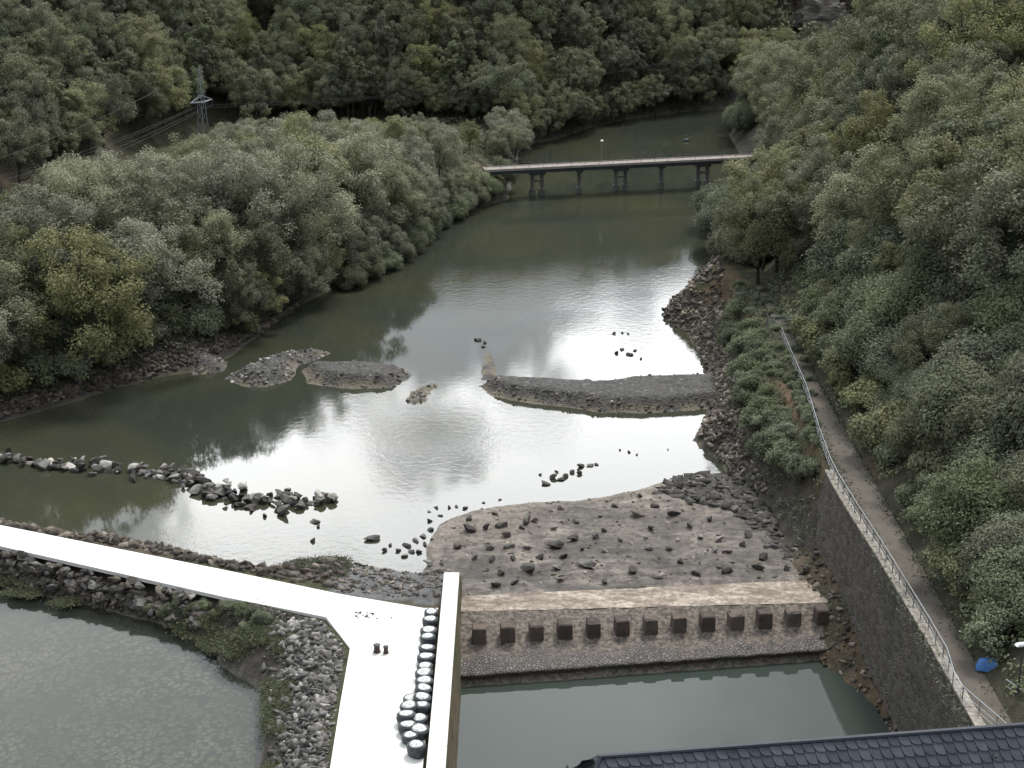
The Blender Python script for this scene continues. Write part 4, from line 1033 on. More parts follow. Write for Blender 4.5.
for px, dbl in ((537, True), (579, False), (620.5, True), (661, False), (702.5, True)):
    t = along_bridge(px)
    b = MB()
    if dbl:
        for dx in (-0.75, 0.75):
            b.box((t+dx, 0, 1.2), (0.42, 0.7, 5.2), bev=0.03)
            b.box((t+dx, 0, -0.3), (0.8, 1.1, 2.6), bev=0.05)
        b.box((t, 0, 3.35), (2.3, 1.2, 0.4)); b.box((t, 0, 2.2), (1.2, 0.3, 0.3))
    else:
        b.box((t, 0, 1.2), (0.4, 0.7, 5.2), bev=0.03); b.box((t, 0, -0.3), (0.7, 1.0, 2.6), bev=0.05); b.box((t, 0, 3.4), (0.8, 1.6, 0.35))
    b.build('pier', M['bridge_pier'], bro)
t = along_bridge(603.5); p = bl_+bdir*t
q = Vector((p.x, p.y, BZ)) + Vector((-bdir.y, bdir.x, 0))*1.15
lo = empty('street_lamp', q); tag(lo, 'thin street lamp with a white head standing on the bridge', 'street lamp')
b = MB(); b.tube([(0, 0, 0), (0, 0, 3.2)], 0.06, 6); b.build('pole', M['steel'], lo)
b = MB(); b.lathe([(0.08, 3.15), (0.22, 3.22), (0.24, 3.36), (0.12, 3.46)], seg=12); b.build('lamp_head', M['white_lamp'], lo)
# dark float beyond the bridge
fp = G(686, 141, 0)
fo = empty('buoy', (fp.x, fp.y, 0)); tag(fo, 'small dark buoy floating on the water beyond the bridge', 'buoy')
b = MB(); b.lathe([(0.1, -0.4), (0.5, -0.15), (0.62, 0.1), (0.45, 0.38), (0.12, 0.5)], seg=14); b.build('float', M['dark_paint'], fo, True)
b = MB(); b.lathe([(0.08, 0.48), (0.08, 0.85), (0.16, 0.95), (0.03, 1.0)], seg=10); b.build('top_mark', M['dark_paint'], fo)

def on_hill(px, py):
    """first hit of the sight line with the terrain"""
    u, v = (px-512)/F, (py-384)/F
    d = np.array([u, CP-v*SP, -(SP+v*CP)]); ts = np.arange(80, 700, 1.0)
    P_ = np.outer(ts, d); zz = terrain(P_[:, 0], P_[:, 1]); k = np.argmax(P_[:, 2]+H < zz)
    return Vector((P_[k, 0], P_[k, 1], zz[k]))
# ------------------------------------------------------------------ pylons and power lines
def pylon(base, h, arm, label, name='pylon', yaw=0.0):
    o = empty(name, base, yaw); tag(o, label, 'pylon', None)
    b = MB(); w0 = 0.75
    wz = lambda z: w0*(1-z/h)**0.9*0.9 + 0.12
    lv = np.linspace(0, h, 9)
    cs = [(-1, -1), (1, -1), (1, 1), (-1, 1)]
    for cx, cy in cs:
        b.tube([(cx*wz(z), cy*wz(z), z) for z in lv], 0.05, 4)
    b.build('leg_frame', M['steel_pale'], o)
    b = MB()
    for i in range(len(lv)-1):
        for k in range(4):
            a, c = cs[k], cs[(k+1) % 4]; z0_, z1_ = lv[i], lv[i+1]
            b.tube([(a[0]*wz(z0_), a[1]*wz(z0_), z0_), (c[0]*wz(z1_), c[1]*wz(z1_), z1_)], 0.02, 4)
            b.tube([(c[0]*wz(z0_), c[1]*wz(z0_), z0_), (a[0]*wz(z1_), a[1]*wz(z1_), z1_)], 0.02, 4)
    b.build('bracing', M['steel_pale'], o)
    za = h*0.60; b = MB()
    for sy in (-1, 1):
        b.tube([(-arm, 0, za+0.15), (0, sy*0.5, za), (arm, 0, za+0.15)], 0.06, 4); b.tube([(-arm, 0, za+0.15), (0, sy*0.3, za+1.1), (arm, 0, za+0.15)], 0.05, 4)
    b.build('cross_arm', M['steel_pale'], o)
    for sx in (-1, -0.55, 0.55, 1):
        b = MB(); b.tube([(sx*arm, 0, za+0.1), (sx*arm, 0, za-0.75)], 0.08, 6); b.build('insulator', M['dark_paint'], o)
    Rz = Matrix.Rotation(yaw, 3, 'Z'); B = Vector(base)
    return [B + Rz @ Vector((sx*arm, 0, za-0.7)) for sx in (-1, -0.55, 0.55, 1)] + [B + Vector((0, 0, h))]
pb_ = G(204, 144, 3.0); gz = tz(pb_.x, pb_.y)
H1 = 12.6
t1 = pylon((pb_.x, pb_.y, 1.5), H1+1.5, 2.5, 'pale lattice pylon with one cross arm rising behind the left bank trees', yaw=R(55))
p2x, p2y = 78.0, 330.0
p2 = None
p2 = on_hill(881, 62)
t2 = pylon((p2.x, p2.y, p2.z-0.5), 17.0, 2.4, 'faint lattice pylon among the trees of the right hillside below the top frame edge', yaw=R(80))
left_ends = [G(-40, 186, 9.5), G(-40, 192, 9), G(-40, 203, 8.5), G(-40, 212, 8), G(-40, 172, 12.5)]
names = ['outermost lower', 'inner lower', 'second lower', 'far lower', 'topmost']
def sagline(a, b_, sag, n_=24): return [a.lerp(b_, i/n_) - Vector((0, 0, sag*4*(i/n_)*(1-i/n_))) for i in range(n_+1)]
for k in range(5):
    b = MB(); b.tube(sagline(t1[k], left_ends[k], 1.0), 0.018, 5)
    tag(b.build('power_line', M['cable']), '%s power line running from the pale pylon to the left frame edge' % names[k], 'power line', 'power lines left of the pale pylon')
    b = MB(); b.tube(sagline(t1[k], t2[k], 3.5, 40), 0.013, 5)
    tag(b.build('power_line', M['cable']), '%s power line running from the pale pylon across the river' % names[k], 'power line', 'power lines crossing the river')

# ------------------------------------------------------------------ rock outcrops
def outcrop(c, size, label, seed, yaw=0.0):
    import bmesh
    bm = bmesh.new(); bmesh.ops.create_icosphere(bm, subdivisions=4, radius=1.0)
    for v in bm.verts:
        p = v.co.copy(); q = Vector((p.x*2.2, p.y*2.2, p.z*5)); 
        k = 1 + 0.30*mnoise.noise(p*1.4+Vector((seed, 0, 0))) + 0.12*mnoise.noise(q+Vector((0, seed, 0))) + 0.12*round(2*mnoise.noise(p*2.5+Vector((0, 0, seed))))
        v.co = Vector((p.x*size[0]*k, p.y*size[1]*k, p.z*size[2]*k))
    me = bpy.data.meshes.new('rock_outcrop'); bm.to_mesh(me); bm.free(); me.materials.append(M['cliff'])
    o = link('rock_outcrop', me); o.location = c; o.rotation_euler = (0.15, -0.35, yaw)
    return tag(o, label, 'rock outcrop')
c = on_hill(822, 34); outcrop((c.x, c.y, c.z+1.5), (6, 3.5, 6.5), 'grey slanting slate cliff showing between trees on the far hillside', 3.3)
c = on_hill(606, 52); outcrop((c.x, c.y+1, c.z-0.6), (6.5, 4.5, 2.6), 'brown bare scree patch on the far hillside above the bridge', 7.7)
c = on_hill(1003, 240); outcrop((c.x, c.y, c.z+0.5), (3.0, 3, 3.4), 'pale rock face showing through trees at the right frame edge', 5.1)
EXCL = [on_hill(822, 34), on_hill(606, 52)]

# ------------------------------------------------------------------ trees
def leaf_cloud(rng, centres, radii, per, leaf, flat=0.8, shell=0.55, up=0.35, rand=0.55):
    """leaf quads scattered through clumps"""
    nL = len(centres); cnt = np.maximum(20, (per*(radii/radii.mean())**2).astype(int))
    ci = np.repeat(np.arange(nL), cnt); N = len(ci)
    d = rng.normal(size=(N, 3)); d /= np.linalg.norm(d, axis=1)[:, None]
    rr = (shell + (1-shell)*rng.random(N)**0.7)*(1 + 0.16*rng.normal(size=N))
    p = centres[ci] + d*rr[:, None]*radii[ci][:, None]*np.array([1, 1, flat])
    nrm = d*0.7 + rng.normal(size=(N, 3))*rand + np.array([0, 0, up]); nrm /= np.linalg.norm(nrm, axis=1)[:, None]
    t = np.cross(nrm, rng.normal(size=(N, 3))); t /= np.linalg.norm(t, axis=1)[:, None]+1e-9
    b = np.cross(nrm, t); s = leaf*(0.6+0.8*rng.random(N))[:, None]
    V = np.stack([p - t*s, p - b*s*0.55, p + t*s, p + b*s*0.55], 1).reshape(-1, 3)
    Q = np.arange(4*N).reshape(-1, 4)
    tone = np.clip(np.repeat(rng.random(nL), cnt)*0.55 + rng.random(N)*0.45, 0, 1)
    return V, Q, np.repeat(tone, 4)
def limb(b, rng, p0, p1, r0, r1, bend=0.12):
    pts = []; L = (p1-p0).length
    for i in range(5):
        f = i/4; q = p0.lerp(p1, f) + Vector(rng.normal(size=3))*bend*L*0.25*(0 < i < 4); pts.append(q)
    b.tube(pts, [r0+(r1-r0)*i/4 for i in range(5)], 6)
def tree_proto(seed, h, r, mat, kind='round', leaf=0.13, nlobe=17, sub=7, per=150, base=0.1):
    rng = np.random.default_rng(seed)
    cz = h*(base+1)/2; rz = h*(1-base)/2
    lobes = []
    while len(lobes) < nlobe:
        d = rng.normal(size=3); d /= np.linalg.norm(d)
        k = (0.62 + 0.22*rng.random() if len(lobes) % 5 else 0.25) if len(lobes) else 0.0
        if d[2] < -0.55: continue
        zz = d[2]*k; prof = 1.0
        if kind == 'tall': prof = 0.8
        if kind == 'willow': prof = 1.1 - 0.35*zz
        lobes.append((np.array([d[0]*k*r*prof, d[1]*k*r*prof, cz + zz*rz*1.05]), r*((0.19+0.12*rng.random()) if len(lobes) % 5 else 0.34)*(0.8 if kind == 'tall' else 1)))
    cs, rs, mains = [], [], [l[0] for l in lobes]
    for c, R_ in lobes:
        for _ in range(sub):
            d = rng.normal(size=3); d[2] = d[2]*0.9 + 0.25; d /= np.linalg.norm(d)
            q = c + d*R_*np.array([1, 1, 1.3])*(0.45+0.3*rng.random()); cs.append(q); rs.append(R_*(0.42+0.2*rng.random()))
    cs = np.array(cs); rs = np.array(rs)
    V, Q, T = leaf_cloud(rng, cs, rs, per, leaf, flat=0.85, shell=0.45, up=0.5, rand=0.4)
    hue = np.repeat(np.repeat(np.repeat(rng.random(nlobe), sub), np.maximum(20, (per*(rs/rs.mean())**2).astype(int))), 4)
    T = np.clip(0.5*T + 0.5*hue, 0, 1)
    low = V[:, 2] < 0.15; V[low, 2] = 0.15
    cm = np_mesh('crown', V, Q, M[mat], {'tone': T})
    b = MB(); top = Vector((rng.normal()*0.04*h, rng.normal()*0.04*h, h*0.75)); tr = 0.016*h+0.03
    limb(b, rng, Vector((0, 0, -0.4)), top, tr, tr*0.3, 0.05)
    for k in range(1, nlobe, 2):
        z0 = max(h*0.15, mains[k][2]-h*rng.uniform(0.12, 0.3)); z0 = min(z0, h*0.7)
        limb(b, rng, Vector((top.x*z0/top.z, top.y*z0/top.z, z0)), Vector(mains[k]), tr*0.38, tr*0.1, 0.2)
    tm = bpy.data.meshes.new('trunk'); tm.from_pydata(b.v, [], b.f); tm.materials.append(M['bark'])
    tm.polygons.foreach_set('use_smooth', [True]*len(tm.polygons))
    return cm, tm, h
def bush_proto(seed, h, r, mat, leaf=0.10, nlobe=20, per=260):
    rng = np.random.default_rng(seed); cs, rs = [], []
    for _ in range(nlobe):
        a = rng.uniform(0, 6.28); k = rng.random()**0.6
        cs.append([math.cos(a)*k*r*0.75, math.sin(a)*k*r*0.75, h*(0.22+0.55*rng.random()*(1-0.6*k*k))]); rs.append(r*(0.26+0.16*rng.random()))
    V, Q, T = leaf_cloud(rng, np.array(cs), np.array(rs), per, leaf, up=0.5, rand=0.42, shell=0.45)
    V[:, 2] = np.maximum(V[:, 2], 0.03)
    cm = np_mesh('foliage', V, Q, M[mat], {'tone': T})
    b = MB()
    for k in range(5): limb(b, rng, Vector((rng.normal()*.1, rng.normal()*.1, -0.2)), Vector(cs[k]), 0.05, 0.015)
    tm = bpy.data.meshes.new('stem'); tm.from_pydata(b.v, [], b.f); tm.materials.append(M['bark'])
    return cm, tm, h
T_willow = [tree_proto(200+k, 11+1.2*k, 5.2+0.35*k, 'leaf_willow', 'willow', 0.105, 40, 5, 130, 0.02) for k in range(4)]
T_olive = [tree_proto(220+k, 11+1.0*k, 4.9+0.35*k, 'leaf_olive', 'round', 0.105, 38, 5, 130, 0.05) for k in range(4)]
T_dark = [tree_proto(240+k, 11+1.0*k, 4.6+0.3*k, 'leaf_dark', 'round', 0.12, 34, 5, 110, 0.03) for k in range(5)]
T_tall = [tree_proto(260+k, 15+k, 3.9, 'leaf_dark', 'tall', 0.12, 34, 5, 110, 0.04) for k in range(2)]
B_shrub = [bush_proto(280+k, 2.2+0.25*k, 1.7+0.12*k, 'leaf_shrub') for k in range(5)]
B_olive = [bush_proto(300+k, 2.6+0.3*k, 2.0+0.15*k, 'leaf_olive', 0.12) for k in range(3)]
B_big = [bush_proto(320+k, 5.0+0.7*k, 3.1+0.2*k, 'leaf_shrub', 0.095, 40, 680) for k in range(4)] + [bush_proto(330+k, 5.0+0.7*k, 3.1+0.2*k, 'leaf_dark', 0.095, 40, 680) for k in range(2)]
BODY = {'leaf_willow': 'grey-green', 'leaf_olive': 'olive-green', 'leaf_dark': 'dark green', 'leaf_shrub': 'fresh green'}

def plant(name, proto, x, y, z, s, label, cat, group, parts=('crown', 'trunk')):
    root = empty(name, (x, y, z), random.uniform(0, 6.28))
    root.scale = (s*random.uniform(.9, 1.12), s*random.uniform(.9, 1.12), s*random.uniform(.92, 1.1))
    link(parts[0], proto[0], root); link(parts[1], proto[1], root)
    return tag(root, label, cat, group)

def seen(x, y, z, margin=40, top=0):
    px, py, d = proj((x, y, z + top)); bx_, by_, _ = proj((x, y, z))
    return -margin < px < 1024+margin and py < 768+60 and by_ > -margin-10

# --- left bank
def scatter(region, spacing, cond, jit=0.35, seed=1):
    r = np.random.default_rng(seed); (xa, xb), (ya, yb) = region; out = []
    row = 0; y = ya
    while y < yb:
        x = xa + (spacing/2 if row % 2 else 0)
        while x < xb:
            q = (x + r.normal()*jit*spacing*0.6, y + r.normal()*jit*spacing*0.6); x += spacing
            out.append(q)
        y += spacing*0.88; row += 1
    A = np.array(out); ok = cond(A[:, 0], A[:, 1]); A = A[ok]
    z = terrain(A[:, 0], A[:, 1]); return [(a[0], a[1], b_) for a, b_ in zip(A, z)]
def left_cond(X, Y):
    sr = sdist(RIVER, X, Y); fh = sdist(FAR_HILL, X, Y)
    clear = (X < -62) & (Y > 195) & (Y < 222)
    clear |= (fh < 8) & (X < -48)
    return (sr > 1.2) & (fh > 1) & (X < 12) & (Y > 138) & (X > -95) & (sr < 60) & ~clear
front = []
pts = scatter(((-95, 12), (138, 300)), 7.6, left_cond, 0.4, 5)
SR = sdist(RIVER, np.array([p[0] for p in pts]), np.array([p[1] for p in pts]))
fr = []
for (x, y, z), sr in zip(pts, SR):
    if not seen(x, y, z, 60, 10): continue
    near = sr < 6.5
    pr = random.choice(T_willow+T_willow+T_olive) if y > 175 else random.choice(T_olive+T_dark+T_willow)
    s = random.uniform(0.9, 1.25) if near else random.uniform(1.05, 1.45)
    fr.append((x, y, z, s, pr, near))
ox = [-60, 0, 30, 100, 170, 215, 300, 360, 400, 450, 500, 520, 545, 700]; oy = [215, 208, 190, 158, 158, 128, 120, 122, 114, 122, 122, 136, 142, 150]
fr2 = []
for (x, y, z, s, pr, near) in fr:
    px = proj((x, y, z))[0]; want = float(np.interp(px, ox, oy)) + random.uniform(-7, 6)
    t = (SP + (want-384)/F*CP); d_ = (CP - (want-384)/F*SP); zmax = H - y/d_*t
    s = min(s, (zmax - z)/(pr[2]*0.97))
    if y < 256 and px + 5.0*F/proj((x, y, z))[2] > 502: continue
    if s > 0.33: fr2.append((x, y, z, s, pr, near))
fr = fr2
fr.sort(key=lambda q: -q[1])
kf = 0
for (x, y, z, s, pr, near) in fr:
    c = BODY[pr[0].materials[0].name]; hh = pr[2]*s
    sz = 'tall' if hh > 14 else 'mid-height' if hh > 11 else 'low'
    if near and kf < len(ORD):
        lab = '%s %s tree along the left waterline, %s counted from the bridge' % (sz, c, ORD[kf]); kf += 1
    else:
        zone = 'at the bridge end' if y > 225 else 'in the middle' if y > 180 else 'at the near end'
        lab = '%s %s broadleaf tree %s of the left bank wood' % (sz, c, zone)
    plant('bank_tree', pr, x, y, z-0.2, s, lab, 'tree', 'trees of the left bank wood')
# shrubs at the left waterline
L_pts = [(150, 352), (175, 345), (205, 338), (235, 330), (258, 322), (280, 308), (130, 360), (100, 370), (70, 380), (40, 388), (10, 396), (305, 297), (330, 284), (120, 350), (60, 365), (185, 330), (355, 275), (375, 268), (400, 245), (425, 228), (450, 212), (475, 203), (495, 196), (20, 378), (160, 335), (215, 322), (85, 355)]
for i, (px, py) in enumerate(L_pts):
    p = G(px, py-2, 1.2)
    if px > 240: continue
    pr = random.choice(B_olive+B_shrub)
    plant('shrub', pr, p.x, p.y, max(tz(p.x, p.y), 0.1)-0.1, random.uniform(1.0, 1.7), '%s %s shrub above the left shore stones' % ('bushy' if i % 2 else 'spreading', BODY[pr[0].materials[0].name]), 'shrub', 'shrubs above the left shore stones', ('foliage', 'stem'))

for i, (px, py) in enumerate([(505, 188), (499, 193), (489, 199), (478, 204), (467, 210), (455, 216), (443, 224), (431, 232), (420, 240), (409, 248), (399, 257), (389, 266), (370, 274), (352, 283)]):
    p = G(px-3, py-2, 0.8); pr = random.choice(B_big); s = random.uniform(0.55, 0.85)
    plant('shrub', pr, p.x, p.y, max(tz(p.x, p.y), 0)-0.15, s, '%s shrub drooping to the left waterline, %s from the bridge' % (BODY[pr[0].materials[0].name], ORD[i]), 'shrub', 'shrubs drooping to the left waterline', ('foliage', 'stem'))
k_ = 0
for i in range(5, len(left_shore)-1):
    a_, b_ = Vector((*left_shore[i], 0)), Vector((*left_shore[i+1], 0)); L_ = (b_-a_).length; n_ = max(1, int(L_/4.0))
    nrm_ = Vector((-(b_-a_).y, (b_-a_).x, 0)).normalized()
    for k in range(n_):
        q = a_.lerp(b_, (k+0.7*random.random())/n_) + nrm_*random.uniform(0.2, 2.2); pr = random.choice(T_willow+T_willow+T_olive+T_dark[:1]); s = random.uniform(0.5, 0.85)
        while q.y < 256 and s > 0.3 and proj(q)[0] + 4.5*s*F/proj(q)[2] > 505: s -= 0.05
        if s < 0.32: continue
        c = BODY[pr[0].materials[0].name]
        plant('waterside_tree', pr, q.x, q.y, max(tz(q.x, q.y), 0.1)-0.4, s, '%s tree leaning over the left waterline, %s from the gravel mound' % (c, ORD[min(k_, len(ORD)-1)]), 'tree', 'small trees over the left waterline'); k_ += 1
# --- far hillside
def hill_cond(X, Y):
    fh = -sdist(FAR_HILL, X, Y)
    ok = (fh > np.where(X > -5, -30, np.where(X > -48, -5.0, 1.0))) & (fh < 75) & (Y > 120) & (sdist(RIVER, X, Y) > 0.8) & ((fh > 0) | (Y > 276))
    for e_ in EXCL: ok &= ~(((X-e_.x)**2*1.0 + (Y-(e_.y-4))**2) < 5.0**2)
    return ok
pts = scatter(((-150, 130), (140, 470)), 5.7, hill_cond, 0.35, 9)
vis, rest = [], []
for (x, y, z) in pts:
    px, py, d = proj((x, y, z+7))
    if -25 < px < (760 if y < 345 else 860) and py > -30 and d > 0: vis.append((d, x, y, z, px))
    else: rest.append((x, y, z))
vis.sort()

for k, (d, x, y, z, px) in enumerate(vis[:298]):
    pr = random.choice(T_dark+T_dark+T_olive+T_tall); s = random.uniform(0.75, 1.08)
    c = BODY[pr[0].materials[0].name]; hh = pr[2]*s; sz = 'tall' if hh > 12.5 else 'mid-height' if hh > 10 else 'low'
    zone = 'behind the pylon' if px < 290 else 'above the river bend' if px > 520 else 'left of the river bend'
    plant('hillside_tree', pr, x, y, z-0.3, s, '%s %s tree in the wood on the far hillside %s' % (sz, c, zone), 'tree', 'trees of the wood on the far hillside')
rest += [(x, y, z) for (d, x, y, z, px) in vis[298:]]

for px in range(212, 500, 11):
    q = G(px + random.uniform(-4, 4), random.uniform(116, 121), 3.0); pr = random.choice(T_dark+T_olive); s = random.uniform(0.6, 0.85)
    plant('hillside_tree', pr, q.x, q.y, tz(q.x, q.y)-0.3, s, '%s %s tree at the hill foot just behind the left bank wood' % ('mid-height' if pr[2]*s > 9 else 'low', BODY[pr[0].materials[0].name]), 'tree', 'trees at the hill foot behind the left bank')
fs_px = [(519, 148), (540, 142), (560, 138), (600, 125), (640, 117), (690, 111), (735, 107)]
fs_w = [G(a, b_, 0) for a, b_ in fs_px]
for i in range(len(fs_w)-1):
    L_ = (fs_w[i+1]-fs_w[i]).length; n_ = max(1, int(L_/2.8))
    for k in range(n_):
        q = fs_w[i].lerp(fs_w[i+1], (k+random.random()*0.7)/n_); nrm_ = Vector((-(fs_w[i+1]-fs_w[i]).y, (fs_w[i+1]-fs_w[i]).x, 0)).normalized()
        q = q + nrm_*random.uniform(-0.9, 0.9); pr = random.choice(T_dark+T_olive); s = random.uniform(0.42, 0.72)
        c = BODY[pr[0].materials[0].name]
        plant('shore_tree', pr, q.x, q.y, max(tz(q.x, q.y), 0.0)-0.3, s, '%s %s tree at the waterline of the far river bend' % ('taller' if pr[2]*s > 7.5 else 'low', c), 'tree', 'trees along the far river bend')
# --- right hillside
def right_cond(X, Y):
    rh = -sdist(RIGHT_HILL, X, Y)
    return (rh > 1.0) & (rh < 70) & (Y > 118) & (X < 130) & ((X > 32.5) | (Y > 172))
pts = scatter(((24, 130), (118, 320)), 7.6, right_cond, 0.35, 13)
vis2 = []
for (x, y, z) in pts:
    px, py, d = proj((x, y, z+6))
    clr = all(proj((x, y, z+hh_))[0] > float(np.interp(proj((x, y, z+hh_))[1], [60, 110, 150, 190, 200, 250, 290, 310], [722, 722, 738, 738, 722, 706, 702, 705])) + 5.6*F/d for hh_ in (3, 8, 12))
    if not clr: continue
    if -40 < px < 1090 and py > -30: vis2.append((d, x, y, z, px))
    elif px >= 1090 or py <= -30: rest.append((x, y, z))
vis2.sort()
for (d, x, y, z, px) in vis2:
    pr = random.choice(T_dark+T_olive+T_olive+T_willow[:1]); s = random.uniform(0.85, 1.4)
    if x < 34 and y < 165: s *= 0.6
    c = BODY[pr[0].materials[0].name]; hh = pr[2]*s; sz = 'tall' if hh > 12.5 else 'mid-height' if hh > 9.5 else 'low'
    zone = 'beyond the bridge' if y > 255 else 'between gate and bridge' if y > 170 else 'above the footpath'
    plant('slope_tree', pr, x, y, z-0.4, s, '%s %s tree on the wooded right slope %s' % (sz, c, zone), 'tree', 'trees of the wood on the right slope')
# right bank trees at the water, near the bridge and before it
def rb_cond(X, Y):
    sr = sdist(RIVER, X, Y); rh = sdist(RIGHT_HILL, X, Y)
    return (sr > 2.0) & (rh > 0) & (X > 15) & (Y > 172) & (Y < 310)
rbp = []
for (x, y, z) in scatter(((15, 80), (172, 310)), 5.2, rb_cond, 0.35, 17):
    ok_ = True
    for zz_ in (3.0, 8.0, 12.0):
        px, py, d = proj((x, y, zz_)); ok_ &= px > float(np.interp(py, [60, 110, 150, 190, 200, 250, 290, 310], [722, 722, 738, 738, 720, 704, 700, 705])) + (5.6 if zz_ < 12 else 4.0)*F/d
    if ok_: rbp.append((x, y, z))
rbp += [(p.x, p.y, tz(p.x, p.y)) for p in (G(757, 302, 4), G(775, 292, 5), G(762, 284, 4))]
rbp.sort(key=lambda q: q[1])
for k, (x, y, z) in enumerate(rbp):
    pr = random.choice(T_willow+T_olive); s = random.uniform(0.9, 1.0) if y < 200 else random.uniform(0.85, 1.1)
    hh = pr[2]*s; sz = 'tall' if hh > 13.5 else 'mid-height'
    plant('bank_tree', pr, x, y, z-0.2, s, '%s %s tree along the right waterline, %s counted from the path gate' % (sz, BODY[pr[0].materials[0].name], ORD[min(k, len(ORD)-1)]), 'tree', 'trees of the right waterline')
# shrubs on the near right slope
def rs_cond(X, Y):
    rh = -sdist(RIGHT_HILL, X, Y)
    return (rh > 0.9) & (rh < 30) & (Y > 66) & (Y < 150)
n_s = 0
for (x, y, z) in scatter(((24, 62), (66, 150)), 3.7, rs_cond, 0.35, 19):
    px, py, d = proj((x, y, z+2))
    if not (600 < px < 1090): continue
    rh = x-27.0
    pr = random.choice(B_big) if rh > 2.6 else random.choice(B_shrub+B_olive)
    s = random.uniform(0.7, 1.45)*(0.8 if rh < 4.5 else 1)
    if y < 84 and x < 31.5: continue
    zone = 'beside the tarpaulin and lamp' if y < 86 else 'above the railed path' if y < 118 else 'towards the gate'
    sz = 'tall' if pr[2]*s > 4.8 else 'rounded' if pr[2]*s > 3 else 'low'
    plant('shrub', pr, x, y, z-0.2, s, '%s %s shrub on the steep right slope %s' % (sz, BODY[pr[0].materials[0].name], zone), 'shrub', 'shrubs on the steep right slope', ('foliage', 'stem')); n_s += 1
for px, py in ((742, 121), (748, 114), (738, 128), (752, 108), (745, 135), (735, 258), (747, 276), (724, 243), (760, 288), (742, 296), (766, 268), (722, 218), (728, 286), (752, 250), (735, 236)):
    p = G(px, py, 1.5); pr = random.choice(B_big)
    plant('shrub', pr, p.x, p.y, tz(p.x, p.y)-0.1, random.uniform(0.8, 1.2), 'bushy %s shrub at the right waterline' % BODY[pr[0].materials[0].name] + (' beyond the bridge' if py < 200 else ' between path gate and river') if True else '%s' % BODY[pr[0].materials[0].name], 'shrub', 'shrubs by the gate at the right waterline', ('foliage', 'stem'))
for (x, y, z) in scatter(((26, 33), (84, 150)), 2.3, lambda X, Y: (X > 28.0) & (X < 32), 0.4, 29):
    pr = random.choice(B_olive+B_shrub); s = random.uniform(0.75, 1.2)
    plant('shrub', pr, x, y, z-0.15, s, '%s %s shrub fringing the uphill edge of the footpath' % ('taller' if pr[2]*s > 2.6 else 'low', BODY[pr[0].materials[0].name]), 'shrub', 'shrubs fringing the uphill edge of the footpath', ('foliage', 'stem'))
# shrubs on the bank between path and river
bank_sh = W([(735, 310), (770, 322), (783, 345), (800, 395), (812, 440), (816, 490), (795, 470), (770, 450), (748, 420), (740, 380), (732, 340)], 3.0)
for (x, y, z) in scatter(((15, 30), (108, 172)), 1.65, lambda X, Y: sdist(bank_sh, X, Y) < 0.4, 0.4, 23):
    pr = random.choice(B_shrub); s = random.uniform(0.6, 0.95); s = min(s, (6.9-tz(x, y))/pr[2])
    if s < 0.3: continue
    plant('shrub', pr, x, y, tz(x, y)-0.1, s, '%s fresh green shrub on the bank between river and footpath' % ('taller' if s > 0.78 else 'smaller'), 'shrub', 'shrubs between river and footpath', ('foliage', 'stem'))

# --- the rest of the woods, out of the frame or beyond counting: ONE mass of leaf clumps
def far_wood(name, pts, label, per=160):
    rng = np.random.default_rng(77); Vs, Qs, Ts, n = [], [], [], 0
    for (x, y, z) in pts:
        h = rng.uniform(8, 12); cs = []
        for _ in range(7):
            d = rng.normal(size=3); d /= np.linalg.norm(d); cs.append([x+d[0]*2.2, y+d[1]*2.2, z+h*0.55+d[2]*h*0.28])
        V_, Q_, T_ = leaf_cloud(rng, np.array(cs), np.full(7, 2.0), per/7.0, 0.55)
        Vs.append(V_); Qs.append(Q_+n); Ts.append(T_); n += len(V_)
    me = np_mesh(name, np.concatenate(Vs), np.concatenate(Qs), M['leaf_dark'], {'tone': np.concatenate(Ts)})
    return tag(link(name, me), label, 'woods', None, 'stuff')
extra = []
rg = np.random.default_rng(5)
for _ in range(2600):
    x, y = rg.uniform(-330, 330), rg.uniform(60, 620); extra.append((x, y))
E = np.array(extra); dF = -sdist(FAR_HILL, E[:, 0], E[:, 1]); dR = -sdist(RIGHT_HILL, E[:, 0], E[:, 1]); zE = terrain(E[:, 0], E[:, 1])
for (x, y), a, b_, z in zip(extra, dF, dR, zE):
    if (a > 72 or (b_ > 68)):
        px, py, d = proj((x, y, z+11))
        if d > 0 and -40 < px < 1064 and py > 0: continue
        rest.append((x, y, z))
far_wood('distant_woods', rest, 'dark mass of woods covering the upper hillsides')

# ------------------------------------------------------------------ grass and low plants
def tufts(name, pts, mat, label, size=0.25, blades=26):
    rng = np.random.default_rng(3); N = len(pts)*blades
    P_ = np.repeat(np.array(pts), blades, 0); P_ = P_ + np.concatenate([rng.normal(size=(N, 2))*0.34, np.zeros((N, 1))], 1)
    d = rng.normal(size=(N, 3))*np.array([1, 1, .25]); d[:, 2] = np.abs(d[:, 2])+0.3; d /= np.linalg.norm(d, axis=1)[:, None]
    t = np.cross(d, rng.normal(size=(N, 3))); t /= np.linalg.norm(t, axis=1)[:, None]; s = (size*(0.5+rng.random(N)))[:, None]
    V_ = np.stack([P_ - t*s*0.22, P_ + t*s*0.22, P_ + d*s + t*s*0.25, P_ + d*s*1.15 - t*s*0.1], 1).reshape(-1, 3)
    me = np_mesh(name, V_, np.arange(4*N).reshape(-1, 4), M[mat], {'tone': np.repeat(rng.random(N), 4)})
    return tag(link(name, me), label, 'grass', None, 'stuff')
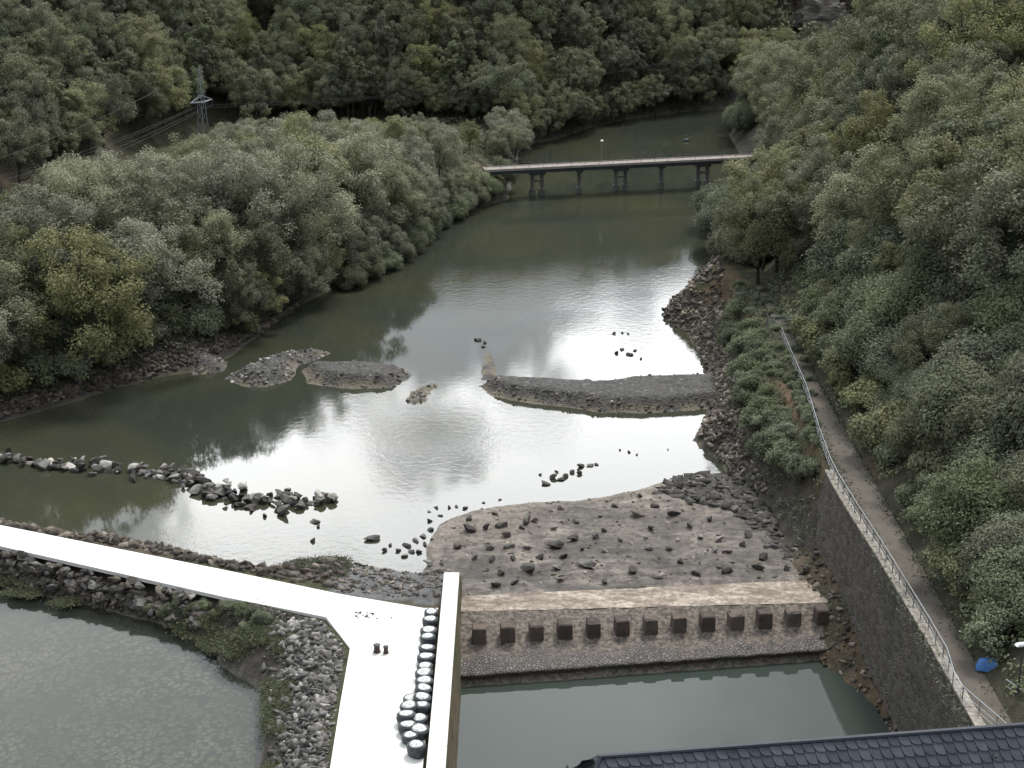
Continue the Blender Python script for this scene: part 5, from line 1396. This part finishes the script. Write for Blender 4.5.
def region_pts(px_poly, n, z0, off=0.0, dens=None):
    poly = W(px_poly, z0); P_ = np.array(poly); lo, hi = P_.min(0), P_.max(0); xy = lo + RNG.random((n*4, 2))*(hi-lo)
    ok = sdist(poly, xy[:, 0], xy[:, 1]) < 0; ok &= vnoise(xy[:, 0], xy[:, 1], 2.0, 91) > 0.44
    xy = xy[ok][:n]; z = terrain(xy[:, 0], xy[:, 1]); return [(x, y, max(zz, 0)+off) for (x, y), zz in zip(xy, z)]
g1 = region_pts([(160, 600), (210, 604), (265, 616), (292, 628), (285, 655), (240, 652), (215, 636), (180, 618)], 460, 1.0)
g1 += region_pts([(268, 680), (296, 680), (296, 720), (285, 768), (264, 768), (270, 720)], 130, 0.6)
g1 += region_pts([(0, 556), (60, 570), (110, 580), (60, 588), (0, 575)], 130, 1.3)
tufts('grass', g1, 'leaf_grass', 'green grass and weeds on the bank beside the side pool', 0.10, 150)
g2 = region_pts([(255, 573), (300, 568), (345, 572), (340, 588), (300, 584)], 200, 0.8, 0.05)
tufts('grass', g2, 'leaf_grass', 'green grass strip between deck and river shore', 0.10, 120)
g3 = []
for y in np.arange(68, 165, 0.12):
    if vnoise(np.array(y), np.array(1.0), 3, 93) > 0.4: g3.append((27.25+RNG.normal()*0.35, y, ZP+0.12))
    if RNG.random() < 0.35: g3.append((24.75 if y < 120 else 25.0, y, ZP+0.15))
tufts('grass', g3, 'leaf_grass', 'weeds along both edges of the footpath', 0.16, 14)
g4 = []
for _ in range(800):
    y = RNG.uniform(100, 168); x = RNG.uniform(19.5, 24.0); z = tz(x, y) if y > 112 else tz(x, max(y, 112))
    if y < 111: continue
    if z > 0.9: g4.append((x, y, z))
tufts('weeds', g4, 'leaf_grass', 'rusty green weeds on the bank between river and footpath', 0.2, 22)

# undergrowth: low leafy cover on the slopes and banks
def undergrowth(name, region, n, cond, mat, label, seed, leaf=0.13, r=0.55):
    rng = np.random.default_rng(seed); (xa, xb), (ya, yb) = region
    X = rng.uniform(xa, xb, n); Y = rng.uniform(ya, yb, n); ok = cond(X, Y); X, Y = X[ok], Y[ok]; Zg = terrain(X, Y)
    cs = np.stack([X, Y, Zg+0.15], 1); rs = r*(0.6+0.8*rng.random(len(X)))
    V_, Q_, T_ = leaf_cloud(rng, cs, rs, 26, leaf, up=0.7)
    return tag(link(name, np_mesh(name, V_, Q_, M[mat], {'tone': T_})), label, 'undergrowth', None, 'stuff')
for i, (px, py) in enumerate([(168, 604), (178, 600), (190, 607), (203, 606), (215, 612), (228, 611), (240, 616), (252, 622), (262, 630), (150, 598), (246, 628)]):
    p = G(px, py, 1.2); pr = random.choice(B_shrub)
    plant('shrub', pr, p.x, p.y, tz(p.x, p.y)-0.1, random.uniform(0.28, 0.45), 'small green shrub on the grassy bank below the deck edge, %s from the culvert side' % ORD[i], 'shrub', 'small shrubs below the deck edge', ('foliage', 'stem'))
undergrowth('undergrowth', ((27, 62), (64, 170)), 6500, lambda X, Y: (-sdist(RIGHT_HILL, X, Y) > 0.5) & (vnoise(X, Y, 4, 97) > 0.36) & (X-27.0 < 26), 'leaf_shrub', 'low leafy undergrowth on the steep right slope', 31)
undergrowth('undergrowth', ((-70, 12), (138, 280)), 9000, lambda X, Y: (sdist(RIVER, X, Y) > 2.6) & (sdist(RIVER, X, Y) < 14) & (X < 10), 'leaf_dark', 'dark leafy undergrowth above the left shore stones', 32, 0.15, 0.7)
undergrowth('undergrowth', ((-20, 100), (270, 350)), 5000, lambda X, Y: (sdist(RIVER, X, Y) > 1.6) & (sdist(FAR_HILL, X, Y) < 30) & (Y > 284), 'leaf_dark', 'dark leafy undergrowth along the far shore of the river bend', 33, 0.2, 0.9)
